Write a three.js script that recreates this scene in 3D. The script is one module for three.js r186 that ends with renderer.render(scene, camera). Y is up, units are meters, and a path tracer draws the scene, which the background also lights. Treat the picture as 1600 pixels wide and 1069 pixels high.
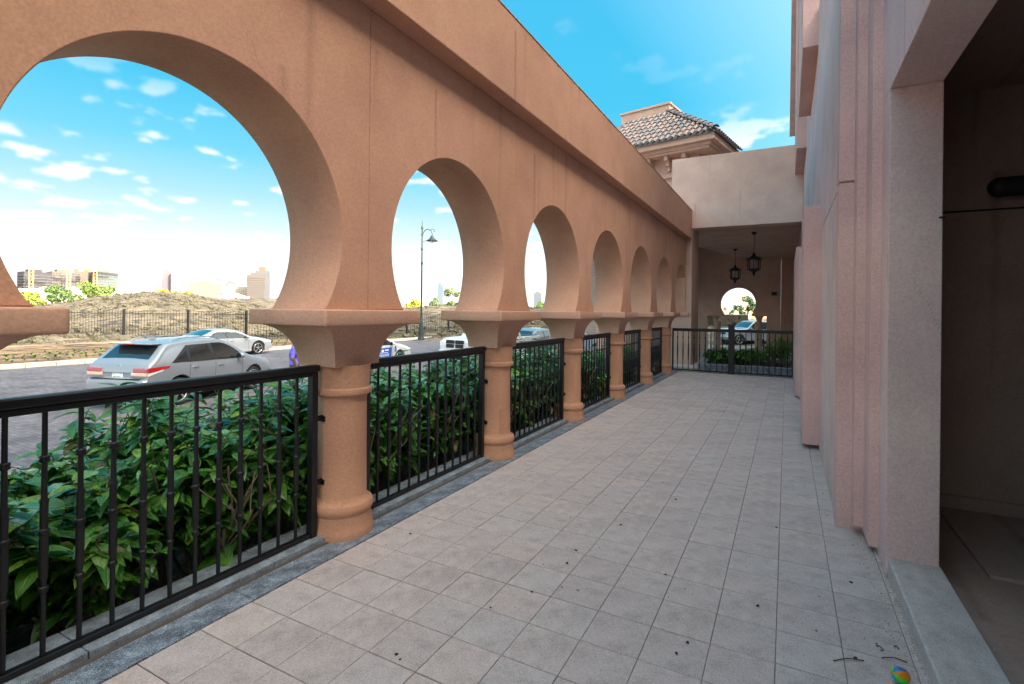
import * as THREE from 'three';
import { mergeGeometries, mergeVertices, toCreasedNormals } from 'three/addons/utils/BufferGeometryUtils.js';
import { RoundedBoxGeometry } from 'three/addons/geometries/RoundedBoxGeometry.js';
import { MarchingCubes } from 'three/addons/objects/MarchingCubes.js';

// ------------------------------------------------------------------ camera, sky, sun, exposure
const scene = new THREE.Scene();
const camera = new THREE.PerspectiveCamera(2 * Math.atan(534.5 / 803) * 180 / Math.PI, 1600 / 1069, 0.1, 9000);
camera.position.set(0, 1.714, 0);
camera.rotation.order = 'YXZ';
camera.rotation.set(0, 0.491, 0.0103);
camera.setViewOffset(1600, 1069, 0, 49.4, 1600, 1069);      // rising lens: verticals stay upright
camera.updateProjectionMatrix();

const renderer = new THREE.WebGLRenderer();
renderer.toneMapping = THREE.LinearToneMapping;
renderer.toneMappingExposure = 6.4;
renderer.shadowMap.enabled = true;

function rngOf(a) { return () => { a |= 0; a = a + 0x6D2B79F5 | 0; let t = Math.imul(a ^ a >>> 15, 1 | a); t = t + Math.imul(t ^ t >>> 7, 61 | t) ^ t; return ((t ^ t >>> 14) >>> 0) / 4294967296; }; }
const clamp = (v, a = 0, b = 1) => Math.min(b, Math.max(a, v));
const lerp = (a, b, t) => a + (b - a) * t;
const smooth = (a, b, v) => { const t = clamp((v - a) / (b - a)); return t * t * (3 - 2 * t); };
function lattice(P, seed) {                                   // value noise that repeats every P cells
  const r = rngOf(seed), g = new Float32Array(P * P); for (let i = 0; i < P * P; i++) g[i] = r();
  return (x, y) => {
    let i = Math.floor(x), j = Math.floor(y); let u = x - i, v = y - j; u = u * u * (3 - 2 * u); v = v * v * (3 - 2 * v);
    i = ((i % P) + P) % P; j = ((j % P) + P) % P; const i1 = (i + 1) % P, j1 = (j + 1) % P;
    return lerp(lerp(g[j * P + i], g[j * P + i1], u), lerp(g[j1 * P + i], g[j1 * P + i1], u), v);
  };
}
function fbmOf(seed, P0 = 64, oct = 5) { const n = []; for (let k = 0; k < oct; k++) n.push(lattice(P0 << k > 512 ? 512 : P0 << k, seed + k * 17)); return (x, y, o = oct) => { let a = .5, s = 0, f = 1, t = 0; for (let k = 0; k < o; k++) { s += a * n[k](x * f, y * f); t += a; a *= .5; f *= 2; } return s / t; }; }

const sunDir = new THREE.Vector3(0.87, 0.46, 0.21).normalize();   // behind the building on the right, a little behind the camera
{
  const W = 2048, H = 1024, d = new Float32Array(W * H * 4), f1 = fbmOf(11, 64, 6), f2 = fbmOf(91, 64, 4);
  const stops = [[-90, .5, .45, .38], [-2, .8, .75, .66], [0, 1.0, .98, .95], [3, .92, .93, .93], [5, .76, .85, .88], [8.5, .48, .64, .70], [11, .31, .56, .68], [15, .135, .47, .64], [21, .05, .39, .60], [35, .045, .35, .58], [55, .05, .33, .56], [90, .06, .32, .55]];
  for (let j = 0; j < H; j++) {
    const el = (j + .5) / H * 180 - 90; let k = 0; while (k < stops.length - 2 && el > stops[k + 1][0]) k++;
    const t = clamp((el - stops[k][0]) / (stops[k + 1][0] - stops[k][0])), c = [1, 2, 3].map(i => lerp(stops[k][i], stops[k + 1][i], t));
    const y = Math.sin(el * Math.PI / 180), ce = Math.cos(el * Math.PI / 180);
    for (let i = 0; i < W; i++) {
      const ph = ((i + .5) / W - .5) * 2 * Math.PI, o = (j * W + i) * 4; let m = 0; const cg = Math.cos(ph) * ce * sunDir.x + y * sunDir.y + Math.sin(ph) * ce * sunDir.z, glow = Math.max(0, 2.2 * (.5775 / Math.pow(1.4225 - 1.3 * cg, 1.5) - .27)) * smooth(-3, 3, el);   // forward scatter round the sun, strengthened and warmed to fill the shaded walkway
      if (el > 2 && el < 75) {
        const q = 1 / (y + .10), cx = Math.cos(ph) * ce * q * 3.0 + 20, cz = Math.sin(ph) * ce * q * 3.0 + 33;
        const big = f2(cx * .55 + 5, cz * .55, 3), v = f1(cx * 1.7, cz * 1.7);
        m = smooth(.60, .70, v + (big - .5) * .34) * smooth(2, 6, el) * (1 - smooth(15, 22, el) * .92);
      }
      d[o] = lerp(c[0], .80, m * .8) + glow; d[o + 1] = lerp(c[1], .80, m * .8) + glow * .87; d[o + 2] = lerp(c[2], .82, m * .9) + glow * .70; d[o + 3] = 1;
    }
  }
  const sky = new THREE.DataTexture(d, W, H, THREE.RGBAFormat, THREE.FloatType); sky.mapping = THREE.EquirectangularReflectionMapping;
  sky.magFilter = sky.minFilter = THREE.LinearFilter; sky.wrapS = THREE.RepeatWrapping; sky.needsUpdate = true;
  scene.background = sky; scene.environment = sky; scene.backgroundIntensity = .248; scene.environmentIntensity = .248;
}
const sun = new THREE.DirectionalLight(0xfff1dc, 2.2);
sun.position.copy(sunDir).multiplyScalar(120).add(new THREE.Vector3(-20, 0, -25)); sun.target.position.set(-20, 0, -25);
sun.castShadow = true; sun.shadow.mapSize.set(4096, 4096);
Object.assign(sun.shadow.camera, { left: -110, right: 110, top: 110, bottom: -110, near: 1, far: 320 });
scene.add(sun, sun.target);

// ------------------------------------------------------------------ helpers: X to the right, Y up, Z along the walkway (three's -z)
const taken = {};
const numbered = n => { const k = taken[n] = (taken[n] ?? -1) + 1; return k ? `${n}_${String(k).padStart(3, '0')}` : n; };
function shade(o) { o.castShadow = o.receiveShadow = true; return o; }
function mesh(name, geo, mat, parent) { const m = shade(new THREE.Mesh(geo, mat)); if (parent) { m.name = name; parent.add(m); } else { m.name = numbered(name); scene.add(m); } return m; }
function tag(o, label, category, group) { o.userData.label = label; o.userData.category = category; if (group) o.userData.group = group; return o; }
function thing(name, label, category, group) { const g = new THREE.Group(); g.name = numbered(name); scene.add(g); return tag(g, label, category, group); }
function structure(o) { o.userData.kind = 'structure'; return o; }
function stuff(o, label, category) { o.userData.kind = 'stuff'; if (label) { o.userData.label = label; o.userData.category = category; } return o; }
function rebase(g) {                                             // put a thing's origin at the middle of its base
  g.updateMatrixWorld(true); const b = new THREE.Box3().setFromObject(g), p = new THREE.Vector3((b.min.x + b.max.x) / 2, b.min.y, (b.min.z + b.max.z) / 2);
  for (const c of g.children) c.position.sub(p); g.position.add(p); return g;
}
function copyOf(o, label) { const c = o.clone(); c.name = numbered(o.name.replace(/_\d\d\d$/, '')); c.userData = { ...o.userData }; if (label) c.userData.label = label; scene.add(c); return c; }
const _n = new THREE.Vector3();
function uvm(geo, s = 1, ox = 0, oy = 0) {                        // uv in metres, by the side each face looks to
  const g = geo.index ? geo.toNonIndexed() : geo; const p = g.attributes.position, uv = new Float32Array(p.count * 2), a = new THREE.Vector3(), b = new THREE.Vector3(), c = new THREE.Vector3();
  for (let i = 0; i < p.count; i += 3) {
    a.fromBufferAttribute(p, i); b.fromBufferAttribute(p, i + 1); c.fromBufferAttribute(p, i + 2); _n.subVectors(b, a).cross(c.clone().sub(a));
    const nx = Math.abs(_n.x), ny = Math.abs(_n.y), nz = Math.abs(_n.z);
    for (let k = 0; k < 3; k++) { const q = [a, b, c][k], o = (i + k) * 2; if (ny >= nx && ny >= nz) { uv[o] = q.x; uv[o + 1] = q.z; } else if (nx >= nz) { uv[o] = q.z; uv[o + 1] = q.y; } else { uv[o] = q.x; uv[o + 1] = q.y; } uv[o] = uv[o] * s + ox; uv[o + 1] = uv[o + 1] * s + oy; }
  }
  g.setAttribute('uv', new THREE.BufferAttribute(uv, 2)); return g;
}
function bx(X0, X1, Y0, Y1, Z0, Z1, r = 0, seg = 2) {
  const w = X1 - X0, h = Y1 - Y0, d = Z1 - Z0, g = r ? new RoundedBoxGeometry(w, h, d, seg, r) : new THREE.BoxGeometry(w, h, d);
  g.translate((X0 + X1) / 2, (Y0 + Y1) / 2, -(Z0 + Z1) / 2); return uvm(g);
}
function merge(list) { return mergeGeometries(list.map(g => { const q = g.index ? g.toNonIndexed() : g; for (const k of Object.keys(q.attributes)) if (!['position', 'normal', 'uv', 'color'].includes(k)) q.deleteAttribute(k); if (!q.attributes.uv) q.setAttribute('uv', new THREE.BufferAttribute(new Float32Array(q.attributes.position.count * 2), 2)); return q; })); }
function cyl(x0, y0, Z0, x1, y1, Z1, r0, r1 = r0, seg = 10) {
  const a = new THREE.Vector3(x0, y0, -Z0), b = new THREE.Vector3(x1, y1, -Z1), d = b.clone().sub(a), g = new THREE.CylinderGeometry(r1, r0, d.length(), seg);
  g.applyQuaternion(new THREE.Quaternion().setFromUnitVectors(new THREE.Vector3(0, 1, 0), d.clone().normalize())); g.translate((a.x + b.x) / 2, (a.y + b.y) / 2, (a.z + b.z) / 2); return g.toNonIndexed();
}
function lathe(pts, seg = 24) { return new THREE.LatheGeometry(pts.map(p => new THREE.Vector2(p[0], p[1])), seg); }
function tinted(geo, c) { const n = geo.attributes.position.count, a = new Float32Array(n * 3); for (let i = 0; i < n; i++) a.set(c, i * 3); geo.setAttribute('color', new THREE.BufferAttribute(a, 3)); return geo; }

// ------------------------------------------------------------------ textures and materials
function texture(size, fn, srgb = true, rx = 1, ry = rx) {
  const d = new Uint8Array(size * size * 4); const c = [0, 0, 0];
  for (let j = 0; j < size; j++) for (let i = 0; i < size; i++) { fn(i / size, j / size, c); const o = (j * size + i) * 4; for (let k = 0; k < 3; k++) d[o + k] = clamp(c[k]) * 255; d[o + 3] = 255; }
  const t = new THREE.DataTexture(d, size, size); t.wrapS = t.wrapT = THREE.RepeatWrapping; t.magFilter = THREE.LinearFilter; t.minFilter = THREE.LinearMipmapLinearFilter; t.generateMipmaps = true;
  if (srgb) t.colorSpace = THREE.SRGBColorSpace; t.repeat.set(rx, ry); t.needsUpdate = true; return t;
}
const grey = (c, v) => { c[0] = c[1] = c[2] = v; };
const lin = (r, g, b) => new THREE.Color().setRGB(r, g, b);
const M = {};
{
  // render coat: sand grain, trowel patches, rain streaks (maps are near-white multipliers of the paint colour)
  const f = fbmOf(3, 8, 7), fine = lattice(512, 5), fine2 = lattice(256, 9), st = lattice(128, 21), st2 = lattice(32, 23), vv = fbmOf(44, 4, 3);
  const rw = rngOf(88), drips = [], cracks = [];
  for (let i = 0; i < 46; i++) drips.push([rw(), rw(), .002 + rw() * .006, .06 + rw() * .22, .05 + rw() * .10]);         // rain drips: x, top, width, length, depth of tone
  for (let i = 0; i < 9; i++) { let x = rw(), y = rw(), a = rw() * 6.28; for (let k = 0; k < 40; k++) { cracks.push([x, y]); a += (rw() - .5) * .9; x += Math.cos(a) * .0035; y += Math.sin(a) * .0035; } }
  const SZ = 2048, mark = new Float32Array(SZ * SZ);
  for (const [x, y, w, l, d] of drips) { const x0 = Math.round(x * SZ), hw = Math.max(1, w * SZ | 0), n = l * SZ | 0; for (let k = 0; k < n; k++) { const yy = ((Math.round(y * SZ) - k) % SZ + SZ) % SZ, t = 1 - k / n, wob = Math.round(st(k * .02, x * 99) * 6); for (let q = -hw; q <= hw; q++) { const e = 1 - Math.abs(q) / (hw + 1); mark[yy * SZ + ((x0 + q + wob) % SZ + SZ) % SZ] += d * t * e * (.5 + fine(q * 3.1 + x0, k * .4)); } } }
  for (const [x, y] of cracks) for (let k = 0; k < 7; k++) mark[((Math.round(y * SZ) + k) % SZ + SZ) % SZ * SZ + ((Math.round(x * SZ) + (k >> 1)) % SZ + SZ) % SZ] += .16;
  const plasterMap = texture(SZ, (u, v, c) => {
    const g = fine(u * 1536, v * 1536) * .5 + fine2(u * 768, v * 768) * .5, p = f(u * 24, v * 24, 5), q = vv(u * 8, v * 8), big = vv(u * 4 + 1.5, v * 4 + .7, 2);
    let k = .945 + (g - .5) * .15 + (p - .5) * .11 + (q - .5) * .06 + (big - .5) * .07; if (fine2(u * 768 + 40, v * 768 + 90) > .97) k *= .84; const mk = mark[Math.round(v * SZ) % SZ * SZ + Math.round(u * SZ) % SZ]; k *= 1 - Math.min(.3, mk);
    c[0] = k; c[1] = k * (.985 + (p - .5) * .03 - mk * .05); c[2] = k * (.97 + (q - .5) * .05 - mk * .1);
  }, true, 1 / 7.8);
  const plasterBump = texture(1024, (u, v, c) => grey(c, fine(u * 512, v * 512) * .45 + fine2(u * 256, v * 256) * .3 + f(u * 8, v * 8, 4) * .25), false, 1 / 2.6);
  const plaster = (r, g, b, bs = .0015) => new THREE.MeshStandardMaterial({ color: lin(r, g, b), map: plasterMap, bumpMap: plasterBump, bumpScale: bs, roughness: .93 });
  M.arcade = plaster(.585, .325, .22);
  M.capital = plaster(.62, .37, .265);
  M.column = plaster(.585, .32, .205);
  M.facade = plaster(.78, .585, .56, .0032);
  M.facadePale = plaster(.79, .615, .58);
  M.lower = plaster(.76, .515, .48, .0025);
  M.gate = plaster(.62, .43, .35); M.beam = plaster(.80, .58, .50);
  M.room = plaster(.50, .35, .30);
  M.blank = plaster(.62, .52, .46);
  // paving
  const tf = fbmOf(61, 16, 5), tm = texture(512, (u, v, c) => {
    const g = fine(u * 512, v * 512), g2 = fine2(u * 256, v * 256), p = tf(u * 16, v * 16, 4), q = f(u * 8, v * 8, 3); let k = .91 + (g - .5) * .26 + (g2 - .5) * .18 + (p - .5) * .16 + (q - .5) * .10; if (g2 > .95) k *= .84;
    c[0] = k; c[1] = k * .99; c[2] = k * .975;
  }, true, 1 / .9);
  const tb = texture(512, (u, v, c) => grey(c, fine(u * 512, v * 512) * .6 + fine2(u * 256, v * 256) * .4), false, 1 / .9);
  M.tiles = [[.63, .54, .525], [.61, .525, .51], [.65, .55, .53], [.595, .51, .50], [.62, .545, .535]].map(k => new THREE.MeshStandardMaterial({ color: lin(...k), map: tm, bumpMap: tb, bumpScale: .0012, roughness: .78 }));
  M.joint = new THREE.MeshStandardMaterial({ color: lin(.17, .125, .09), roughness: 1, map: tm });
  M.kerbTop = new THREE.MeshStandardMaterial({ color: lin(.64, .57, .55), map: tm, bumpMap: tb, bumpScale: .002, roughness: .9 });
  const gm = texture(512, (u, v, c) => {
    const a = fine(u * 512 + 3, v * 512), b = fine2(u * 256, v * 256 + 7), d = tf(u * 16, v * 16), e = lattice8(u, v); let k = .28 + b * .30 + (a - .5) * .32 + (d - .5) * .35 + (e - .5) * .12; if (a > .84) k += .24; if (b < .15) k -= .12;
    c[0] = k * .98; c[1] = k * 1.06; c[2] = k * 1.16;
  }, true, 1 / .8);
  function lattice8(u, v) { return st2(u * 32, v * 32); }
  M.granite = new THREE.MeshStandardMaterial({ color: lin(1, 1, 1), map: gm, roughness: .42, bumpMap: tb, bumpScale: .0008 });
  M.graniteLight = new THREE.MeshStandardMaterial({ color: lin(1.0, 1.0, 1.0), map: texture(512, (u, v, c) => { const a = fine(u * 512, v * 512), k = .50 + (a - .5) * .3 + (tf(u * 16, v * 16) - .5) * .3 + (a > .85 ? .16 : 0); c[0] = k * .95; c[1] = k * 1.02; c[2] = k * 1.08; }, true, 1 / .8), roughness: .5 });
  M.iron = new THREE.MeshStandardMaterial({ color: lin(.0075, .0075, .009), roughness: .45, map: texture(256, (u, v, c) => { const k = .75 + fine2(u * 256, v * 256) * .25 + (tf(u * 16, v * 16) > .62 ? .35 : 0); grey(c, clamp(k)); }, true, 4) });
  M.ironDust = new THREE.MeshStandardMaterial({ color: lin(.085, .075, .065), roughness: .75 });
  // street
  const pavers = texture(1024, (u, v, c) => {
    const R = 40, C = 20, r = Math.floor(v * R), y = v * R - r, x0 = u * C + (r % 2) * .5, k0 = Math.floor(x0), x = x0 - k0; const h = fine2(((k0 % C) + C) % C * 7.3 + 1, r * 5.1 + 2); const j = (y < .09 || x < .045) ? .62 : 1;
    const k = j * (.62 + (h - .5) * .22 + (fine(u * 512, v * 512) - .5) * .16 + (f(u * 8, v * 8) - .5) * .25); c[0] = k; c[1] = k * .97; c[2] = k * .965;
  }, true, 1 / 4);
  M.road = new THREE.MeshStandardMaterial({ color: lin(.36, .345, .385), map: pavers, roughness: .75 });
  M.concrete = new THREE.MeshStandardMaterial({ color: lin(.60, .57, .53), map: tm, roughness: .9 });
  const sandM = texture(1024, (u, v, c) => { const a = f(u * 8, v * 8), b = tf(u * 16, v * 16), g = fine(u * 512, v * 512); let k = .70 + (a - .5) * .45 + (b - .5) * .3 + (g - .5) * .2; const s = smooth(.57, .64, tf(u * 16 + 5, v * 16 + 3)) * .45; k *= 1 - s; c[0] = k; c[1] = k * (.95 - s * .04); c[2] = k * (.86 - s * .02); }, true, 1 / 9);
  M.sand = new THREE.MeshStandardMaterial({ color: lin(.31, .285, .245), map: sandM, roughness: 1, bumpMap: sandM, bumpScale: .25 });
  M.soil = new THREE.MeshStandardMaterial({ color: lin(.20, .145, .10), map: sandM, roughness: 1, bumpMap: sandM, bumpScale: .04 });
  M.bed = new THREE.MeshStandardMaterial({ color: lin(.46, .33, .23), map: sandM, roughness: 1, bumpMap: sandM, bumpScale: .06 });
  // leaf blade: pale midrib and side veins, quilted
  const vein = (u, v) => { const m = Math.abs(v - .5) * 2, mid = Math.exp(-Math.pow(m / .07, 2)), s = (u * 11 - m * 2.6), w = Math.abs(s - Math.round(s)); return Math.max(mid, Math.exp(-Math.pow(w / .09, 2)) * .75 * (1 - m * .5)); };
  const leafMap = texture(256, (u, v, c) => { const q = vein(u, v), n = fine2(u * 90, v * 90), b = tf(u * 5, v * 5); const k = .72 + (n - .5) * .12 + (b - .5) * .25; c[0] = k * lerp(.90, 1.15, q); c[1] = k * lerp(1, 1.22, q); c[2] = k * lerp(.90, 1.05, q); });
  const leafBump = texture(256, (u, v, c) => grey(c, .75 - vein(u, v) * .6), false);
  const leaf = (r, g, b, ro = .22) => new THREE.MeshPhysicalMaterial({ color: lin(r, g, b), map: leafMap, bumpMap: leafBump, bumpScale: .004, roughness: ro, transmission: .36, thickness: 0, side: THREE.DoubleSide });
  M.leafTint = [[.30, .66, .10], [.20, .50, .09], [.36, .74, .11], [.22, .56, .18], [.60, .84, .13], [.14, .36, .075], [.42, .30, .10]];
  M.leaves = M.leafTint.map(k => leaf(...k));
  M.leafMix = leaf(1, 1, 1); M.leafMix.vertexColors = true;
  M.leafFar = new THREE.MeshStandardMaterial({ vertexColors: true, roughness: .85, side: THREE.DoubleSide });
  M.stem = new THREE.MeshStandardMaterial({ color: lin(.20, .155, .10), roughness: .95 });
  M.bark = new THREE.MeshStandardMaterial({ color: lin(.15, .11, .08), roughness: 1 });
  M.roofTiles = [[.30, .225, .21], [.26, .24, .25], [.34, .265, .25], [.20, .195, .215], [.28, .245, .24]].map(k => new THREE.MeshStandardMaterial({ color: lin(...k), map: tm, roughness: .85 }));
}
const std = (r, g, b, roughness = .6, extra = {}) => new THREE.MeshStandardMaterial({ color: lin(r, g, b), roughness, ...extra });
const paint = (r, g, b, metalness = 0) => new THREE.MeshPhysicalMaterial({ color: lin(r, g, b), metalness, roughness: .38, clearcoat: 1, clearcoatRoughness: .04 });
Object.assign(M, {
  glass: new THREE.MeshPhysicalMaterial({ color: lin(.012, .018, .022), roughness: .03, clearcoat: 1, clearcoatRoughness: .02 }),
  tyre: std(.02, .02, .021, .85), rim: std(.55, .56, .58, .25, { metalness: .9 }), trim: std(.015, .015, .017, .5), chrome: std(.7, .71, .73, .12, { metalness: 1 }),
  tail: new THREE.MeshPhysicalMaterial({ color: lin(.42, .012, .012), roughness: .15, clearcoat: 1 }), lens: new THREE.MeshPhysicalMaterial({ color: lin(.75, .76, .78), roughness: .1, clearcoat: 1 }), amber: new THREE.MeshPhysicalMaterial({ color: lin(.75, .26, .06), roughness: .2, clearcoat: 1 }),
  lamp: std(.014, .024, .024, .5), rust: std(.22, .12, .05, .8)
});
console.log('materials');

// ------------------------------------------------------------------ ground, street, walkway
const ridge = [[-180, .5], [-90, .6], [-76, 1.0], [-73.0, 1.10], [-70.8, 1.46], [-68.8, 1.98], [-67.1, 2.67], [-64.9, 3.12], [-62.0, 3.37], [-60.0, 3.12], [-58.5, 2.85], [-55.7, 2.76], [-53.5, 2.81], [-46, 2.3], [-39.4, 1.83], [-36.6, 2.33], [-33.8, 2.10], [-25.3, 1.93], [-18, 1.4], [-8, .8], [0, .6], [180, .5]];
const duneN = fbmOf(300, 64, 5);
function groundY(X, Z) {
  const r = Math.hypot(X, Z), a = Math.atan2(X, Z) * 180 / Math.PI; let k = 0; while (k < ridge.length - 2 && a > ridge[k + 1][0]) k++;
  const top = lerp(ridge[k][1], ridge[k + 1][1], smooth(ridge[k][0], ridge[k + 1][0], a)), n = duneN(X * .09 + 300, Z * .09 + 300) - .5, n2 = duneN(X * .5 + 100, Z * .5 + 100, 3) - .5;
  const up = smooth(39, 74, r) * (1 - smooth(82, 150, r) * .75), far = smooth(300, 900, r);
  return lerp(-.86 + up * (top + .86) + up * (n * .9 + n2 * .32), 0, far);
}
{
  const rs = []; for (let r = 1.5; r < 7500; r *= r < 36 ? 1.10 : r < 160 ? 1.022 : 1.16) rs.push(r);
  const as = []; for (let a = -180; a < 180; a += (a >= -84 && a < 0) ? .5 : 4) as.push(a);
  const pos = [0, -.86, 0], uv = [0, 0], idx = [], n = as.length;
  rs.forEach(r => as.forEach(a => { const X = r * Math.sin(a * Math.PI / 180), Z = r * Math.cos(a * Math.PI / 180); pos.push(X, groundY(X, Z), -Z); uv.push(X, Z); }));
  as.forEach((_, i) => idx.push(0, 1 + (i + 1) % n, 1 + i)); for (let j = 0; j < rs.length - 1; j++) for (let i = 0; i < n; i++) { const a = 1 + j * n + i, b = 1 + j * n + (i + 1) % n, c = a + n, d = b + n; idx.push(a, b, c, b, d, c); }
  const g = new THREE.BufferGeometry(); g.setAttribute('position', new THREE.Float32BufferAttribute(pos, 3)); g.setAttribute('uv', new THREE.Float32BufferAttribute(uv, 2)); g.setIndex(idx); g.computeVertexNormals();
  structure(mesh('ground', g, M.sand));
}
structure(mesh('road', bx(-27, -6.2, -.95, -.80, -60, 140), M.road));
structure(mesh('road', bx(-6.1, 12, -.95, -.80, 31, 140), M.road)).name = 'road_forecourt';
{ // far side: kerb stones, planted strip
  const k = structure(mesh('kerb', bx(-27.35, -27.0, -.9, -.64, -60, 140), M.concrete));
  for (let i = 0; i < 60; i++) mesh('kerb_stone', bx(-27.30, -26.96, -.83, -.62, i * 1 - .0, i * 1 + .985, .02, 1), M.concrete, k);
  structure(mesh('planting_strip', bx(-40, -27.36, -.9, -.66, -60, 140), M.bed));
  const near = structure(mesh('kerb', bx(-6.2, -6.0, -.95, -.66, -60, 140), M.concrete)); near.name = 'kerb_near';
  structure(mesh('flower_bed', bx(-6.0, -3.26, -.9, -.30, -8, 22), M.soil));
}
structure(mesh('forecourt', bx(-30, 40, -.9, -.012, -70, -8.02), M.concrete)).name = 'unseen_bounce_ground';  // invented pale ground behind the camera, added to bounce light forward
const NX = -1.834, NZ = 2.236, T = .30;
{
  const w = structure(mesh('walkway', bx(-2.735, .64, -.9, -.006, -8, 15.55), M.joint)), r = rngOf(7), all = [];
  const tile = (w, d) => { const c = .0022, h = .035, pos = [], q = (a, b, e, f) => pos.push(...a, ...b, ...e, ...a, ...e, ...f), x = w / 2, z = d / 2, xi = x - c, zi = z - c, y1 = -c, y0 = -h;
    const t = [[-xi, 0, zi], [xi, 0, zi], [xi, 0, -zi], [-xi, 0, -zi]], m = [[-x, y1, z], [x, y1, z], [x, y1, -z], [-x, y1, -z]], b = m.map(p => [p[0], y0, p[2]]); q(...t);
    for (let i = 0; i < 4; i++) { const j = (i + 1) % 4; q(m[i], m[j], t[j], t[i]); q(b[i], b[j], m[j], m[i]); }
    const g = new THREE.BufferGeometry(); g.setAttribute('position', new THREE.Float32BufferAttribute(pos, 3)); g.computeVertexNormals(); return g; };
  for (let j = -34; j < 44; j++) for (let i = -3; i <= 8; i++) { const wd = i === 8 ? .062 : T, X = NX + i * T + wd / 2, Z = NZ + j * T + T / 2, dz = Math.hypot(X, Z); all.push({ X, Z, wd, s: Z > .7 ? 1 / (dz * dz * dz) * (i === 8 ? .2 : 1) : 0 }); }
  all.sort((a, b) => b.s - a.s);
  const shapes = {}, rest = [];
  all.forEach((t, k) => {
    const y = (r() - .5) * .0022, tx = (r() - .5) * .003, tz = (r() - .5) * .003, gap = .0035 + r() * .002, m = M.tiles[Math.floor(r() * 5)], v = Math.floor(r() * 4);
    if (k < 298) {
      const key = t.wd + ':' + v, g = shapes[key] ??= (() => { const q = uvm(tile(t.wd - .0026 - v * .0004, T - .0048 - v * .0005), 1, v * .37, v * .61); return q; })();
      const o = mesh('paving_tile', g, m, w); o.position.set(t.X, y, -t.Z); o.rotation.set(tx, 0, tz);
    } else { const g = tile(t.wd - .003, T - .005); g.rotateX(tx); g.rotateZ(tz); g.translate(t.X, y, -t.Z); rest.push(tinted(uvm(g), [[1, 1, 1], [.93, .94, .95], [1.04, 1.03, 1.01], [.9, .9, .92]][v])); }
  });
  const mr = M.tiles[0].clone(); mr.vertexColors = true; stuff(mesh('distant_paving_tiles', merge(rest), mr, w));
}
{ // granite edging under the railings
  const e = structure(mesh('granite_edging', bx(-3.30, -2.738, -.9, -.012, -8, 16.6), M.joint)), r = rngOf(19);
  for (let z = -2.0, i = 0; z < 16.4; i++) { const l = .92 + r() * .12; mesh('granite_slab', bx(-2.955, -2.741, -.03, .004 + r() * .0015, z, z + l - .004, .003, 1), M.granite, e); mesh('granite_ledge', bx(-3.27, -2.958, -.03, .044 + r() * .001, z + .3, z + .3 + l - .004, .006, 1), M.graniteLight, e); z += l; }
  mesh('dirt_line', bx(-2.962, -2.93, -.01, .0068, -2, 15.4), std(.10, .078, .055, 1), e);
}
console.log('ground');

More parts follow.
